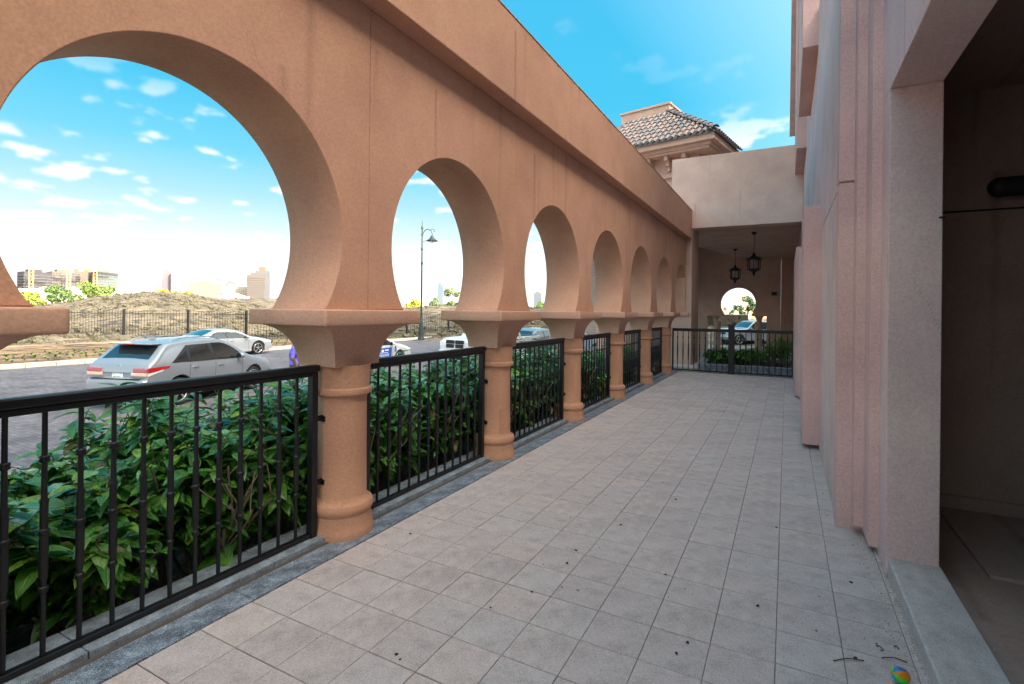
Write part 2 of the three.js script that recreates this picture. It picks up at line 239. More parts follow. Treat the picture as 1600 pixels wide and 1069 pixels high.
// ------------------------------------------------------------------ the arcade
const Z0 = 2.90, DZ = 2.36, XC = -3.03, XA = -3.07, XW = -2.78, CAP = 1.708, ARC = .92, AY = 2.21;
{
  const a = thing('arcade', 'terracotta plaster arcade of keyhole arches on round columns', 'arcade');
  const zc = k => Z0 + DZ * (k - 1);
  const half = Math.sqrt(ARC * ARC - (AY - CAP) ** 2), ang = Math.asin((CAP - AY) / ARC);
  for (let k = -1; k <= 6; k++) {                                  // one wall panel for each bay
    const zl = zc(k) + .002, zr = Math.min(zc(k + 1) - .002, 16.6), m = zc(k) + DZ / 2, s = new THREE.Shape();
    s.moveTo(zl, CAP + .001); s.lineTo(m - half, CAP + .001); s.absarc(m, AY, ARC, Math.PI - ang, ang, true); s.lineTo(Math.min(m + half, zr), CAP + .001); s.lineTo(zr, CAP + .001); s.lineTo(zr, 3.97); s.lineTo(zl, 3.97); s.closePath();
    let g = new THREE.ExtrudeGeometry(s, { depth: .55 - .016, bevelEnabled: true, bevelThickness: .008, bevelSize: .006, bevelOffset: -.006, bevelSegments: 2, curveSegments: 56 });
    g.rotateY(Math.PI / 2); g.translate(-3.33 + .008, 0, 0);
    mesh('wall_panel', toCreasedNormals(uvm(g), .5), M.arcade, a);
    if (k > -1) mesh('joint', bx(-3.31, XW - .011, CAP, 3.96, zc(k) - .02, zc(k) + .02), M.arcade, a);
  }
  const z00 = zc(-1);
  const par = mesh('parapet', bx(-3.50, -2.60, 3.97, 4.85, z00, 16.6, .012, 2), M.arcade, a);
  mesh('coping', bx(-3.515, -2.592, 4.85, 4.862, z00, 16.6, .004, 1), M.arcade, par);
  // capital: abacus over a flared square bell
  const bell = (() => {
    const N = 14, pos = [], idx = [], uv = [], ring = [];
    for (let i = 0; i <= N; i++) { const t = i / N * Math.PI / 2, y = 1.285 + .312 * Math.sin(t), f = 1 - Math.cos(t), hx = .195 + (.375 - .195) * f, hz = .225 + (.465 - .225) * f; ring.push([y, hx, hz]); }
    const q = []; for (let s = 0; s < 4; s++) for (let i = 0; i < N; i++) { const c = (r, k) => { const [y, hx, hz] = r; return [[hx, y, hz], [hx, y, -hz], [-hx, y, -hz], [-hx, y, hz]][k % 4]; }; const A = c(ring[i], s), B = c(ring[i], s + 1), C = c(ring[i + 1], s + 1), D = c(ring[i + 1], s); q.push(...A, ...B, ...C, ...A, ...C, ...D); }
    const b = ring[0]; q.push(b[1], b[0], b[2], -b[1], b[0], b[2], -b[1], b[0], -b[2], b[1], b[0], b[2], -b[1], b[0], -b[2], b[1], b[0], -b[2]);
    const g = new THREE.BufferGeometry(); g.setAttribute('position', new THREE.Float32BufferAttribute(q, 3)); g.computeVertexNormals(); return g;
  })();
  const abacus = (() => { // rounded plan corners, soft edges
    const s = new THREE.Shape(), hx = .40, hz = .50, r = .022; s.moveTo(-hx + r, -hz); s.lineTo(hx - r, -hz); s.absarc(hx - r, -hz + r, r, -Math.PI / 2, 0); s.lineTo(hx, hz - r); s.absarc(hx - r, hz - r, r, 0, Math.PI / 2); s.lineTo(-hx + r, hz); s.absarc(-hx + r, hz - r, r, Math.PI / 2, Math.PI); s.lineTo(-hx, -hz + r); s.absarc(-hx + r, -hz + r, r, Math.PI, Math.PI * 1.5);
    const g = new THREE.ExtrudeGeometry(s, { depth: .113 - .024, bevelThickness: .012, bevelSize: .012, bevelOffset: -.012, bevelSegments: 3, curveSegments: 6 }); g.rotateX(-Math.PI / 2); g.translate(0, 1.595 + .012, 0); return g;
  })();
  const shaft = lathe([[.2, 0], [.238, .0], [.238, .05], [.232, .062], [.224, .11], [.218, .165], [.226, .178], [.236, .2], [.236, .225], [.226, .248], [.205, .26], [.19, .275], [.184, .30], [.181, .6], [.179, 1.02], [.182, 1.05], [.2, 1.06], [.214, 1.072], [.218, 1.09], [.214, 1.108], [.2, 1.12], [.2, 1.13], [.203, 1.2], [.206, 1.29]], 40);
  for (let k = -1; k <= 7; k++) {
    const Z = zc(k), place = (g, x) => { const q = g.clone(); q.translate(x, 0, -Z); return q; };
    if (k < 7) mesh('column', toCreasedNormals(uvm(place(shaft, XC)), .6), M.column, a);
    const cp = mesh('capital', toCreasedNormals(uvm(place(bell, XA)), .5), M.capital, a);
    mesh('abacus', toCreasedNormals(uvm(place(abacus, XA)), .6), M.capital, cp);
  }
  rebase(a);
}

// ------------------------------------------------------------------ railings between the columns
const collar = (y, r, h) => [[.0115, y - h], [r * .8, y - h], [r, y - h * .55], [r * .82, y - h * .1], [r, y + h * .4], [r * .8, y + h], [.0115, y + h]];
const balusterGeo = lathe([[0, .075], [.0115, .075], ...collar(.39, .021, .014), [.0125, .42], [.0175, .45], [.0185, .60], ...collar(.66, .024, .013).map(p => [Math.max(p[0], .0165), p[1]]), [.0165, .68], [.0165, .79], [.0185, .795], [.0185, .81], [.0125, .815], ...collar(1.0, .023, .016), [.0115, 1.222], [0, 1.222]], 12);
function railing(z0, z1) {
  const g = thing('railing', '', 'railing', 'iron railings between the columns'), n = Math.round((z1 - z0) / .137), X = -3.05;
  const post = z => mesh('post', bx(X - .028, X + .028, .03, 1.249, z - .025, z + .025, .004, 1), M.iron, g); post(z0); post(z1);
  const top = mesh('top_rail', bx(X - .034, X + .034, 1.25, 1.30, z0 - .04, z1 + .04, .012, 2), M.iron, g);
  mesh('rail_moulding', bx(X - .022, X + .022, 1.218, 1.249, z0 + .026, z1 - .026, .005, 1), M.iron, top);
  mesh('bottom_rail', bx(X - .022, X + .022, .05, .078, z0 + .026, z1 - .026, .004, 1), M.iron, g);
  for (let i = 1; i < n; i++) { const b = mesh('baluster', balusterGeo, M.iron, g); b.position.set(X, 0, -(z0 + (z1 - z0) * i / n)); }
  for (const [z, s] of [[z0, -1], [z1, 1]]) for (const y of [.43, .90]) { const b = mesh('bracket', bx(X - .006, X + .006, y - .02, y + .02, Math.min(z, z + s * .115), Math.max(z, z + s * .115), .003, 1), M.iron, g); mesh('bolt', bx(X - .018, X + .03, y - .03, y + .012, Math.min(z + s * .082, z + s * .112), Math.max(z + s * .082, z + s * .112), .004, 1), M.iron, b); }
  return rebase(g);
}
const bayWords = ['in front of the leafiest hedge, beside the silver estate', 'with a white pickup showing above its top rail', 'third along the arcade, with a white car hood above it', 'fourth along the arcade, in front of thin hedge', 'fifth along the arcade towards the gate', 'sixth along the arcade towards the gate', 'last along the arcade, meeting the end gate'];
for (let k = 0; k < 7; k++) { const zl = Z0 + DZ * (k - 1) + .27, zr = Z0 + DZ * k - .27; railing(zl, k === 6 ? 15.45 : zr).userData.label = 'black iron railing panel ' + bayWords[k]; }
railing(Z0 - 2 * DZ + .27, Z0 - DZ - .27).userData.label = 'black iron railing panel in the bay before the widest visible arch';

// end gate across the walkway
{
  const Z = 15.5, g = thing('end_gate', 'black iron gate of two leaves closing off the far end of the tiled walkway', 'gate');
  const post = mesh('post', bx(-1.43, -1.27, -.01, 1.37, Z - .06, Z + .06, .008, 1), M.iron, g); mesh('post_cap', bx(-1.445, -1.255, 1.37, 1.39, Z - .075, Z + .075, .006, 1), M.iron, post);
  for (const [a, b] of [[-2.95, -1.43], [-1.27, .17]]) {
    mesh('top_rail', bx(a, b, 1.165, 1.25, Z - .03, Z + .03, .008, 1), M.iron, g); mesh('bottom_rail', bx(a, b, .03, .065, Z - .02, Z + .02, .004, 1), M.iron, g);
    const n = 10; for (let i = 1; i < n; i++) { const q = mesh('baluster', balusterGeo, M.iron, g); q.position.set(a + (b - a) * i / n, -.01, -Z); }
    mesh('end_bar', bx(a === -2.95 ? a : b - .04, a === -2.95 ? a + .04 : b, .065, 1.165, Z - .02, Z + .02), M.iron, g);
  }
  rebase(g);
}
console.log('arcade');

// ------------------------------------------------------------------ the building on the right
{
  const b = thing('apartment_building', 'pink plastered building with stepped pilasters and a dark open room', 'building');
  const H = 12, p = (name, m, ...d) => mesh(name, bx(...d), m, b);
  // long wall with its horizontal joint
  p('wall', M.facadePale, .375, .90, -.9, 2.762, 4.92, 34, .006, 1); p('wall', M.facade, .375, .90, 2.776, 6.2, 4.92, 8.8, .006, 1); p('wall', M.facade, .381, .92, 2.776, H, 8.802, 34, .006, 1); p('wall_core', M.lower, .388, .88, 2.7, 2.9, 4.935, 33);
  // stepped mouldings of the opening
  p('pilaster', M.lower, .362, .70, -.9, 2.766, 4.90, 5.09, .006, 1); p('pilaster', M.lower, .362, .70, 2.782, 6.2, 4.90, 5.09, .006, 1);
  p('moulding', M.lower, .468, .72, .075, 6.2, 4.74, 5.0, .006, 1);
  p('moulding', M.lower, .531, .74, .045, 6.2, 4.47, 4.98, .006, 1);
  p('opening_pier', M.facade, .592, .875, -.02, 3.212, 4.19, 5.05, .006, 1);
  p('lintel', M.facade, .592, .875, 3.212, 6.2, -6, 5.05, .006, 1);
  p('opening_pier', M.facade, .592, .875, -.02, 3.212, -6, 1.0, .006, 1);
  // further pilasters and the projecting window hoods above
  p('pilaster', M.lower, .185, .40, .055, 3.07, 7.5, 8.7, .008, 1); p('pilaster', M.lower, .16, .40, .03, 3.07, 11.97, 15.42, .008, 1); p('moulding', M.facade, .21, .41, .03, 3.0, 11.8, 11.97, .006, 1);
  p('window_hood', M.lower, .172, .42, 5.66, H - .3, 8.76, 11.84, .01, 1); p('window_hood', M.lower, .168, .42, 5.64, H - .3, 13.98, 17.06, .01, 1);
  p('cornice', M.facade, .05, 1.3, H, H + .4, 8.7, 34, .01, 1);
  // threshold and the unlit room
  p('threshold', M.kerbTop, .606, .888, -.9, .10, -3, 4.30, .012, 2);
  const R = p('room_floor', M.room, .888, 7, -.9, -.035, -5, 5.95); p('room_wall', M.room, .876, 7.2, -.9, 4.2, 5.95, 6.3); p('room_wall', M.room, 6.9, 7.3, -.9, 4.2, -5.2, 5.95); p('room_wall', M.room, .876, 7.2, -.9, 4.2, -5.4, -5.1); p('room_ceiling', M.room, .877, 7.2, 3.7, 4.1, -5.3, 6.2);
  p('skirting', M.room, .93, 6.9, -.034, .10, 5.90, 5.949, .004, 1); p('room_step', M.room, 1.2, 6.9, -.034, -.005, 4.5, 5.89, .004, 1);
  p('wall_joint', M.trim, .93, 6.9, 2.632, 2.648, 5.938, 5.952);
  // unseen tall block behind, set back
  p('roof_slab', M.blank, .4, 7.39, H - .3, H - .02, 8.81, 34); p('roof_slab', M.blank, .93, 7.39, 5.7, 5.95, -6, 8.8); p('side_wall', M.blank, 1.31, 7.39, -.9, H - .31, 8.85, 33.9); p('end_wall', M.facade, .63, 7.39, -.9, 6.2, -6.4, -6.01);
  rebase(b);
  const nb = thing('unseen_shade_block', 'unseen tall plain block placed beyond the low roof to shade the street', 'building'); mesh('wall', bx(20, 36, -.9, 29, -75, 62), M.blank, nb); mesh('parapet', bx(19.8, 36.2, 29, 30, -75.2, 62.2), M.blank, nb); rebase(nb);  // out of view, placed and lengthened to keep the sun off
  const f = mesh('wall_fitting', (() => { const g = new THREE.CapsuleGeometry(.085, .55, 8, 20); g.rotateZ(Math.PI / 2); g.translate(1.86, 2.80, -5.78); return g; })(), M.trim); tag(f, 'black rounded cylinder fitting on the wall of the dark room', 'fitting');
  const wire = mesh('nail', bx(.855, .885, 2.33, 2.342, 4.18, 4.194), M.trim); tag(wire, 'small dark peg in the edge of the pink pier', 'peg');
}

// ------------------------------------------------------------------ gatehouse at the far end: beam, ceiling, keyhole wall, tiled tower
{
  const g = thing('gatehouse', 'terracotta gatehouse with a keyhole arch wall and a tiled hip roof tower', 'building');
  const p = (name, m, ...d) => mesh(name, bx(...d), m, g);
  p('beam', M.beam, -3.22, .378, 4.30, 6.50, 16.61, 17.1, .012, 2);
  p('end_wall', M.gate, -3.2, -2.6, -.4, 4.40, 17.11, 18.0, .008, 1); p('end_wall', M.gate, -3.2, -2.6, -.4, 4.298, 16.62, 17.108, .008, 1);
  const flat = (pts, y0, y1) => { const s = new THREE.Shape(pts.map(q => new THREE.Vector2(q[0], q[1]))), e = new THREE.ExtrudeGeometry(s, { depth: y1 - y0, bevelEnabled: false }); e.rotateX(-Math.PI / 2); e.translate(0, y0, 0); return uvm(e); };
  mesh('ceiling', flat([[-4.2, 17.11], [-1.8, 29.1], [.6, 29.1], [.6, 17.11]], 4.40, 4.7), M.gate, g);
  mesh('tower_soffit', flat([[-3.6, 21], [-9.6, 22.2], [-9.6, 33], [-1.2, 32.5], [-1.0, 28.5]], 5.2, 5.4), M.gate, g);
  p('floor_slab', M.kerbTop, -10.5, .6, -.9, -.25, 17.3, 30);
  p('side_wall', M.gate, -4.9, -4.6, 2.5, 5.2, 17.2, 28); p('added_side_pier', M.gate, -4.9, -4.6, -.4, 2.5, 17.2, 18.6); p('added_side_pier', M.gate, -4.9, -4.6, -.4, 2.5, 22, 23.4);  // side wall and piers added out of view to darken the upper portico
  // keyhole wall
  const s = new THREE.Shape(), cx = -2.17, cy = 2.15, R = .82, cap = 1.67, hf = Math.sqrt(R * R - (cy - cap) ** 2), an = Math.asin((cap - cy) / R);
  s.moveTo(-10.5, -.9); s.lineTo(-3.62, -.9); s.lineTo(-3.62, cap); s.lineTo(cx - hf, cap); s.absarc(cx, cy, R, Math.PI - an, an, true); s.lineTo(-.87, cap); s.lineTo(-.87, -.9); s.lineTo(-.26, -.9); s.lineTo(-.26, 5.6); s.lineTo(-10.5, 5.6); s.closePath();
  const e = new THREE.ExtrudeGeometry(s, { depth: .5, bevelEnabled: false, curveSegments: 48 }); e.translate(0, 0, -28.5); mesh('keyhole_wall', toCreasedNormals(uvm(e), .5), M.gate, g);
  p('recess_wall', M.gate, -.26, .6, -.9, 5.6, 28.8, 29.1);
  for (const [x, w] of [[-3.22, .38], [-1.20, .33]]) {
    const c = mesh('capital', bx(x - w, x + w, 1.55, 1.668, 27.86, 28.62, .012, 1), M.gate, g); mesh('bell', (() => { const q = lathe([[.16, 1.27], [.17, 1.35], [.21, 1.46], [.30, 1.55]], 4); q.rotateY(Math.PI / 4); q.translate(x, 0, -28.25); return uvm(q); })(), M.gate, c);
    mesh('column', (() => { const q = lathe([[.21, -.3], [.21, -.1], [.17, -.05], [.165, 1.1], [.19, 1.12], [.19, 1.18], [.165, 1.2], [.165, 1.28]], 20); q.translate(x + (x < -2 ? .08 : -.03), 0, -28.25); return uvm(q); })(), M.gate, g);
  }
  // planter behind the gate
  p('planter_kerb', M.granite, -2.3, .37, -.3, .17, 15.95, 16.0); p('planter_ledge', M.graniteLight, -2.3, .37, .171, .2, 15.94, 16.22, .006, 1); p('planter_platform', M.kerbTop, -3.25, -2.3, -.3, .09, 15.75, 17.6, .01, 1); p('planter_side', M.graniteLight, -2.3, -2.1, -.3, .2, 16.23, 17.9); p('planter_soil', M.soil, -2.1, .37, -.3, .12, 16.1, 18.6); p('planter_back', M.graniteLight, -2.3, .37, -.3, .2, 18.6, 18.8);
  // tower, turned 10.7 degrees
  const L = [-.983, .186], Q = [.186, .983], C = [-2.68, 22.38], at = (l, q) => [C[0] + L[0] * l + Q[0] * q, C[1] + L[1] * l + Q[1] * q];
  const block = (name, l0, l1, q0, q1, y0, y1, m = M.gate, parent = g) => mesh(name, flat([at(l0, q0), at(l1, q0), at(l1, q1), at(l0, q1)], y0, y1), m, parent);
  block('tower_wall', .95, 8.05, .95, 8.05, 5.4, 8.62); block('soffit', .30, 8.7, .30, 8.7, 8.62, 8.72); block('fascia', .22, 8.78, .22, 8.78, 8.72, 8.86); block('fascia', .0, 9.0, .0, 9.0, 8.86, 9.13);
  block('string_course', .80, 8.2, .80, 8.2, 7.72, 7.86); block('string_course', .88, 8.12, .88, 8.12, 7.3, 7.36);
  for (let i = 0; i < 9; i++) { const l = 1.35 + i * .8; const c = block('corbel', l, l + .16, .42, .95, 8.42, 8.62); block('corbel_foot', l + .01, l + .15, .62, .95, 8.22, 8.42, M.gate, c); block('corbel_foot', l + .02, l + .14, .78, .95, 8.02, 8.22, M.gate, c); }
  for (let i = 0; i < 6; i++) { const q = 1.35 + i * .8; block('corbel', .42, .95, q, q + .16, 8.42, 8.62); }
  const run = 3.3, rise = run * Math.tan(37 * Math.PI / 180), yE = 9.14, dk = [], v3 = (l, q, y) => { const a = at(l, q); return [a[0], y, -a[1]]; };
  const f4 = (a, b, c, d) => dk.push(...a, ...b, ...c, ...a, ...c, ...d), A = v3(-.1, -.1, yE - .05), B = v3(9.1, -.1, yE - .05), D = v3(-.1, 9.1, yE - .05), E2 = v3(9.1, 9.1, yE - .05), a2 = v3(run, run, yE + rise), b2 = v3(9 - run, run, yE + rise), d2 = v3(run, 9 - run, yE + rise), e2 = v3(9 - run, 9 - run, yE + rise);
  f4(B, A, a2, b2); f4(A, D, d2, a2); f4(D, E2, e2, d2); f4(E2, B, b2, e2); f4(a2, d2, e2, b2);
  const dg = new THREE.BufferGeometry(); dg.setAttribute('position', new THREE.Float32BufferAttribute(dk, 3)); dg.computeVertexNormals(); const roof = mesh('roof', uvm(dg), M.roofTiles[3], g);
  block('upper_wall', run - .1, 9 - run + .1, run - .1, 9 - run + .1, yE + rise - .3, yE + rise + .42); block('upper_coping', run - .16, 9 - run + .16, run - .16, 9 - run + .16, yE + rise + .42, yE + rise + .52);
  // barrel tiles
  const bar = (r0, r1, len) => { const n = 8, q = [], P = (r, i, z, t) => [Math.cos(Math.PI * i / n) * (r - t), Math.sin(Math.PI * i / n) * (r - t) * .8, z]; const quad = (a, b, c, d) => q.push(...a, ...b, ...c, ...a, ...c, ...d);
    for (let i = 0; i < n; i++) { quad(P(r0, i, 0, 0), P(r0, i + 1, 0, 0), P(r1, i + 1, -len, 0), P(r1, i, -len, 0)); quad(P(r0, i, 0, .018), P(r0, i + 1, 0, .018), P(r0, i + 1, 0, 0), P(r0, i, 0, 0)); }
    const o = new THREE.BufferGeometry(); o.setAttribute('position', new THREE.Float32BufferAttribute(q, 3)); o.computeVertexNormals(); return toCreasedNormals(mergeVertices(uvm(o, 1)), .9); };
  const tileG = bar(.105, .085, .62), pan = bar(.105, .09, .62), capG = bar(.15, .125, .62), r = rngOf(77), up = Math.atan2(rise, run), rowN = 8, pitch = run / Math.cos(up) / rowN;
  const put = (name, geo, l, q, y, yaw, roll = 0, flip = false) => { const o = mesh(name, geo, M.roofTiles[Math.floor(r() * 5)], roof), a = at(l, q); o.rotation.order = 'YXZ'; o.rotation.set(roll, yaw, 0); o.position.set(a[0], y, -a[1]); if (flip) o.scale.y = -1; return o; };
  const yawL = Math.atan2(Q[0], -Q[1]) + Math.PI, yawR = yawL + Math.PI / 2;      // front slope climbs along +Q, side slope along +L
  for (let row = 0; row < rowN; row++) for (let c = 0; c < 20; c++) { const l = .14 + c * .27, q = -.14 + row * pitch * Math.cos(up); if (l < q + .25) continue; const j = (r() - .5) * .014; put('barrel_tile', tileG, l, q, yE + .055 + (q + .1) / run * rise + j, yawL + (r() - .5) * .03, up - .07); }
  for (let row = 0; row < rowN; row++) for (let c = 0; c < 13; c++) { const q = .2 + c * .27, l = -.14 + row * pitch * Math.cos(up); if (q < l + .25) continue; put('barrel_tile', tileG, l, q, yE + .055 + (l + .1) / run * rise, yawR + (r() - .5) * .03, up - .07); }
  for (let i = 0; i < 10; i++) { const t = -.1 + i * .335; put('hip_cap_tile', capG, t, t, yE + .10 + (t + .1) / run * rise, yawL + Math.PI / 4, Math.atan2(rise, run * Math.SQRT2) - .05); }
  // pierced screen wall under the tower's street end
  const fr = block('screen_wall', 4.9, 5.9, .95, 1.25, -.3, 5.2); block('screen_wall', 6.86, 7.0, .95, 1.25, -.3, 5.2);
  const sl = []; for (let i = 0; i < 8; i++) for (let y = 0; y < 34; y++) { const l = 5.92 + i * .115; if ((i + y) % 2) { const s0 = flat([at(l, 1.02), at(l + .075, 1.02), at(l + .075, 1.08), at(l, 1.08)], .3 + y * .13, .3 + y * .13 + .085); sl.push(s0); } else { sl.push(flat([at(l - .02, 1.02), at(l + .10, 1.02), at(l + .10, 1.06), at(l - .02, 1.06)], .32 + y * .13, .32 + y * .13 + .04)); } }
  stuff(mesh('pierced_screen', merge(sl), M.blank, g));
  rebase(g);
}
console.log('buildings');
// ------------------------------------------------------------------ lanterns and the wall speaker
{
  const lantern = (X, Z, yt, label) => {
    const g = thing('hanging_lantern', label, 'lantern', 'lanterns under the gatehouse ceiling'), y0 = yt - 1.38;
    const part = (n, geo, m, par = g) => { geo.translate(X, 0, -Z); return mesh(n, geo, m, par); };
    part('ceiling_rose', lathe([[0, yt], [.09, yt], [.07, yt - .05], [.02, yt - .09], [0, yt - .09]], 12), M.iron); part('chain', lathe([[.009, yt - .08], [.009, y0 + .70]], 6), M.iron);
    part('cap', lathe([[0, y0 + .72], [.03, y0 + .70], [.05, y0 + .62], [.10, y0 + .58], [.20, y0 + .52], [.23, y0 + .47], [.19, y0 + .46]], 8), M.iron);
    const fr = part('base', lathe([[.19, y0 + .16], [.22, y0 + .14], [.16, y0 + .10], [.06, y0 + .05], [.03, y0 - .05], [0, y0 - .09]], 8), M.iron);
    for (let i = 0; i < 8; i++) { const a = i * Math.PI / 4, x = Math.cos(a) * .19, z = Math.sin(a) * .19; part('bar', cyl(x, y0 + .15, z, x * 1.05, y0 + .48, z * 1.05, .013, .013, 6), M.iron); part('finial', cyl(x * 1.2, y0 + .46, z * 1.2, x * 1.28, y0 + .56, z * 1.28, .016, .004, 6), M.iron); }
    part('glass', new THREE.CylinderGeometry(.18, .175, .31, 8).translate(0, y0 + .315, 0), new THREE.MeshPhysicalMaterial({ color: lin(.9, .93, .95), transmission: 1, thickness: 0, roughness: .12, side: THREE.DoubleSide }));
    return rebase(g);
  };
  lantern(-.98, 18.9, 4.40, 'black octagonal lantern on the shorter drop, hung nearer the beam'); lantern(-1.93, 23.5, 4.40, 'black octagonal lantern hung above the keyhole arch');
  const sp = thing('wall_speaker', 'small black box fixed to the wall beside the keyhole arch', 'speaker'); mesh('housing', bx(-.66, -.42, 2.57, 2.73, 27.78, 27.95, .02, 1), M.trim, sp); mesh('arm', bx(-.60, -.52, 2.62, 2.68, 27.95, 28.0), M.trim, sp); rebase(sp);
}

// ------------------------------------------------------------------ planting
function leafGeo(len, w, droop, wave, seed) {
  const N = 6, pos = [], uv = [], idx = [], r = rngOf(seed);
  for (let i = 0; i <= N; i++) { const t = i / N, h = w * .5 * Math.pow(Math.sin(Math.PI * Math.pow(clamp(t * .985 + .012), .82)), .85), x = len * t * (1 - droop * .25 * t), y = -droop * len * t * t, f = wave * len * Math.sin(i * 2.1 + seed); pos.push(x, y + h * .32 + f, -h, x, y, 0, x, y + h * .32 - f * .7, h); uv.push(t, 0, t, .5, t, 1); }
  for (let i = 0; i < N; i++) for (const k of [0, 1]) { const a = i * 3 + k, b = a + 1, c = a + 3, d = a + 4; idx.push(a, b, c, b, d, c); }
  const g = new THREE.BufferGeometry(); g.setAttribute('position', new THREE.Float32BufferAttribute(pos, 3)); g.setAttribute('uv', new THREE.Float32BufferAttribute(uv, 2)); g.setIndex(idx); g.computeVertexNormals(); return g;
}
const leafShapes = [leafGeo(.17, .08, .25, .012, 1), leafGeo(.15, .074, .1, .016, 2), leafGeo(.19, .086, .4, .014, 3), leafGeo(.14, .07, .55, .01, 4)];
const smallLeaves = [leafGeo(.07, .028, .3, .01, 5), leafGeo(.06, .03, .5, .01, 6)];
function shrub(o) { // stems that fork and carry opposite leaves; the first o.single leaves on the near side are meshes of their own
  const r = rngOf(o.seed), g = thing('hedge_shrub', o.label, o.category ?? 'shrub', o.group), stems = [], leaves = [], V3 = THREE.Vector3;
  if (o.name) { g.name = numbered(o.name); }
  const shapes = o.small ? smallLeaves : leafShapes;
  const run = (p, dir, len, rad, depth) => {
    const pts = [p.clone()], d = dir.clone(), n = 5; for (let i = 0; i < n; i++) { d.x += (r() - .5) * .35; d.z += (r() - .5) * .35; d.y += (r() - .35) * .18; d.normalize(); pts.push(pts[i].clone().addScaledVector(d, len / n)); }
    const c = new THREE.CatmullRomCurve3(pts); stems.push(new THREE.TubeGeometry(c, 5, rad, 4).toNonIndexed());
    if (depth < 2) { const k = depth === 0 ? 3 : 2; for (let i = 0; i < k; i++) { const t = .35 + r() * .6, q = c.getPoint(t), e = new V3((r() - .5) * 1.6, .55 + r() * .7, (r() - .5) * 1.6).normalize(); run(q, e, len * (.45 + r() * .25), rad * .62, depth + 1); } }
    const m = o.small ? 9 : depth === 0 ? 4 : 6;
    for (let i = 0; i < m; i++) {
      const t = depth === 0 ? .62 + .38 * (i / m) : .2 + .8 * i / (m - 1), q = c.getPoint(Math.min(1, t)); if (q.y < o.bare || q.x > (o.maxX ?? 9)) continue; const a0 = r() * 6.28;
      for (let s = 0; s < 2; s++) { const a = a0 + s * Math.PI + (r() - .5) * .5, tilt = (r() - .4) * .7, out = new V3(Math.cos(a), Math.sin(tilt) * .6 + (i === m - 1 ? .25 : -.05), Math.sin(a)).normalize(), side = new V3(0, 1, 0).addScaledVector(new V3((r() - .5), 0, (r() - .5)), .7).cross(out).normalize(), nor = out.clone().cross(side).normalize();
        const mt = new THREE.Matrix4().makeBasis(out, nor.y < 0 ? nor.negate() : nor, out.clone().cross(nor)), sc = .55 + r() * .7; mt.scale(new V3(sc, sc, sc)); mt.setPosition(q.x, q.y, q.z);
        const fresh = (i === m - 1 && r() < .35) || r() < .03; leaves.push({ mt, s: Math.floor(r() * shapes.length), v: fresh ? 4 : r() < .025 ? 6 : [0, 0, 1, 1, 2, 3, 5][Math.floor(r() * 7)], x: q.x, y: q.y }); }
    }
  };
  for (let i = 0; i < o.stems; i++) { const a = r() * 6.28, d = Math.sqrt(r()) * o.r * .45; run(new V3(Math.cos(a) * d, 0, Math.sin(a) * d), new V3(Math.cos(a) * (.15 + r() * o.splay), 1, Math.sin(a) * (.15 + r() * o.splay)).normalize(), o.h * (.66 + r() * .24), .011, 0); }
  const st = mesh('stems', merge(stems), M.stem, g);
  leaves.sort((p, q) => (q.x + q.y * .3) - (p.x + p.y * .3));
  const rest = []; leaves.forEach((l, i) => { if (i < (o.single ?? 0)) { const q = mesh('leaf', shapes[l.s], M.leaves[l.v], g); q.applyMatrix4(l.mt); } else { const q = shapes[l.s].toNonIndexed(); q.applyMatrix4(l.mt); rest.push(tinted(q, M.leafTint[l.v])); } });
  if (rest.length) stuff(mesh('foliage', merge(rest), M.leafMix, g));
  return g;
}
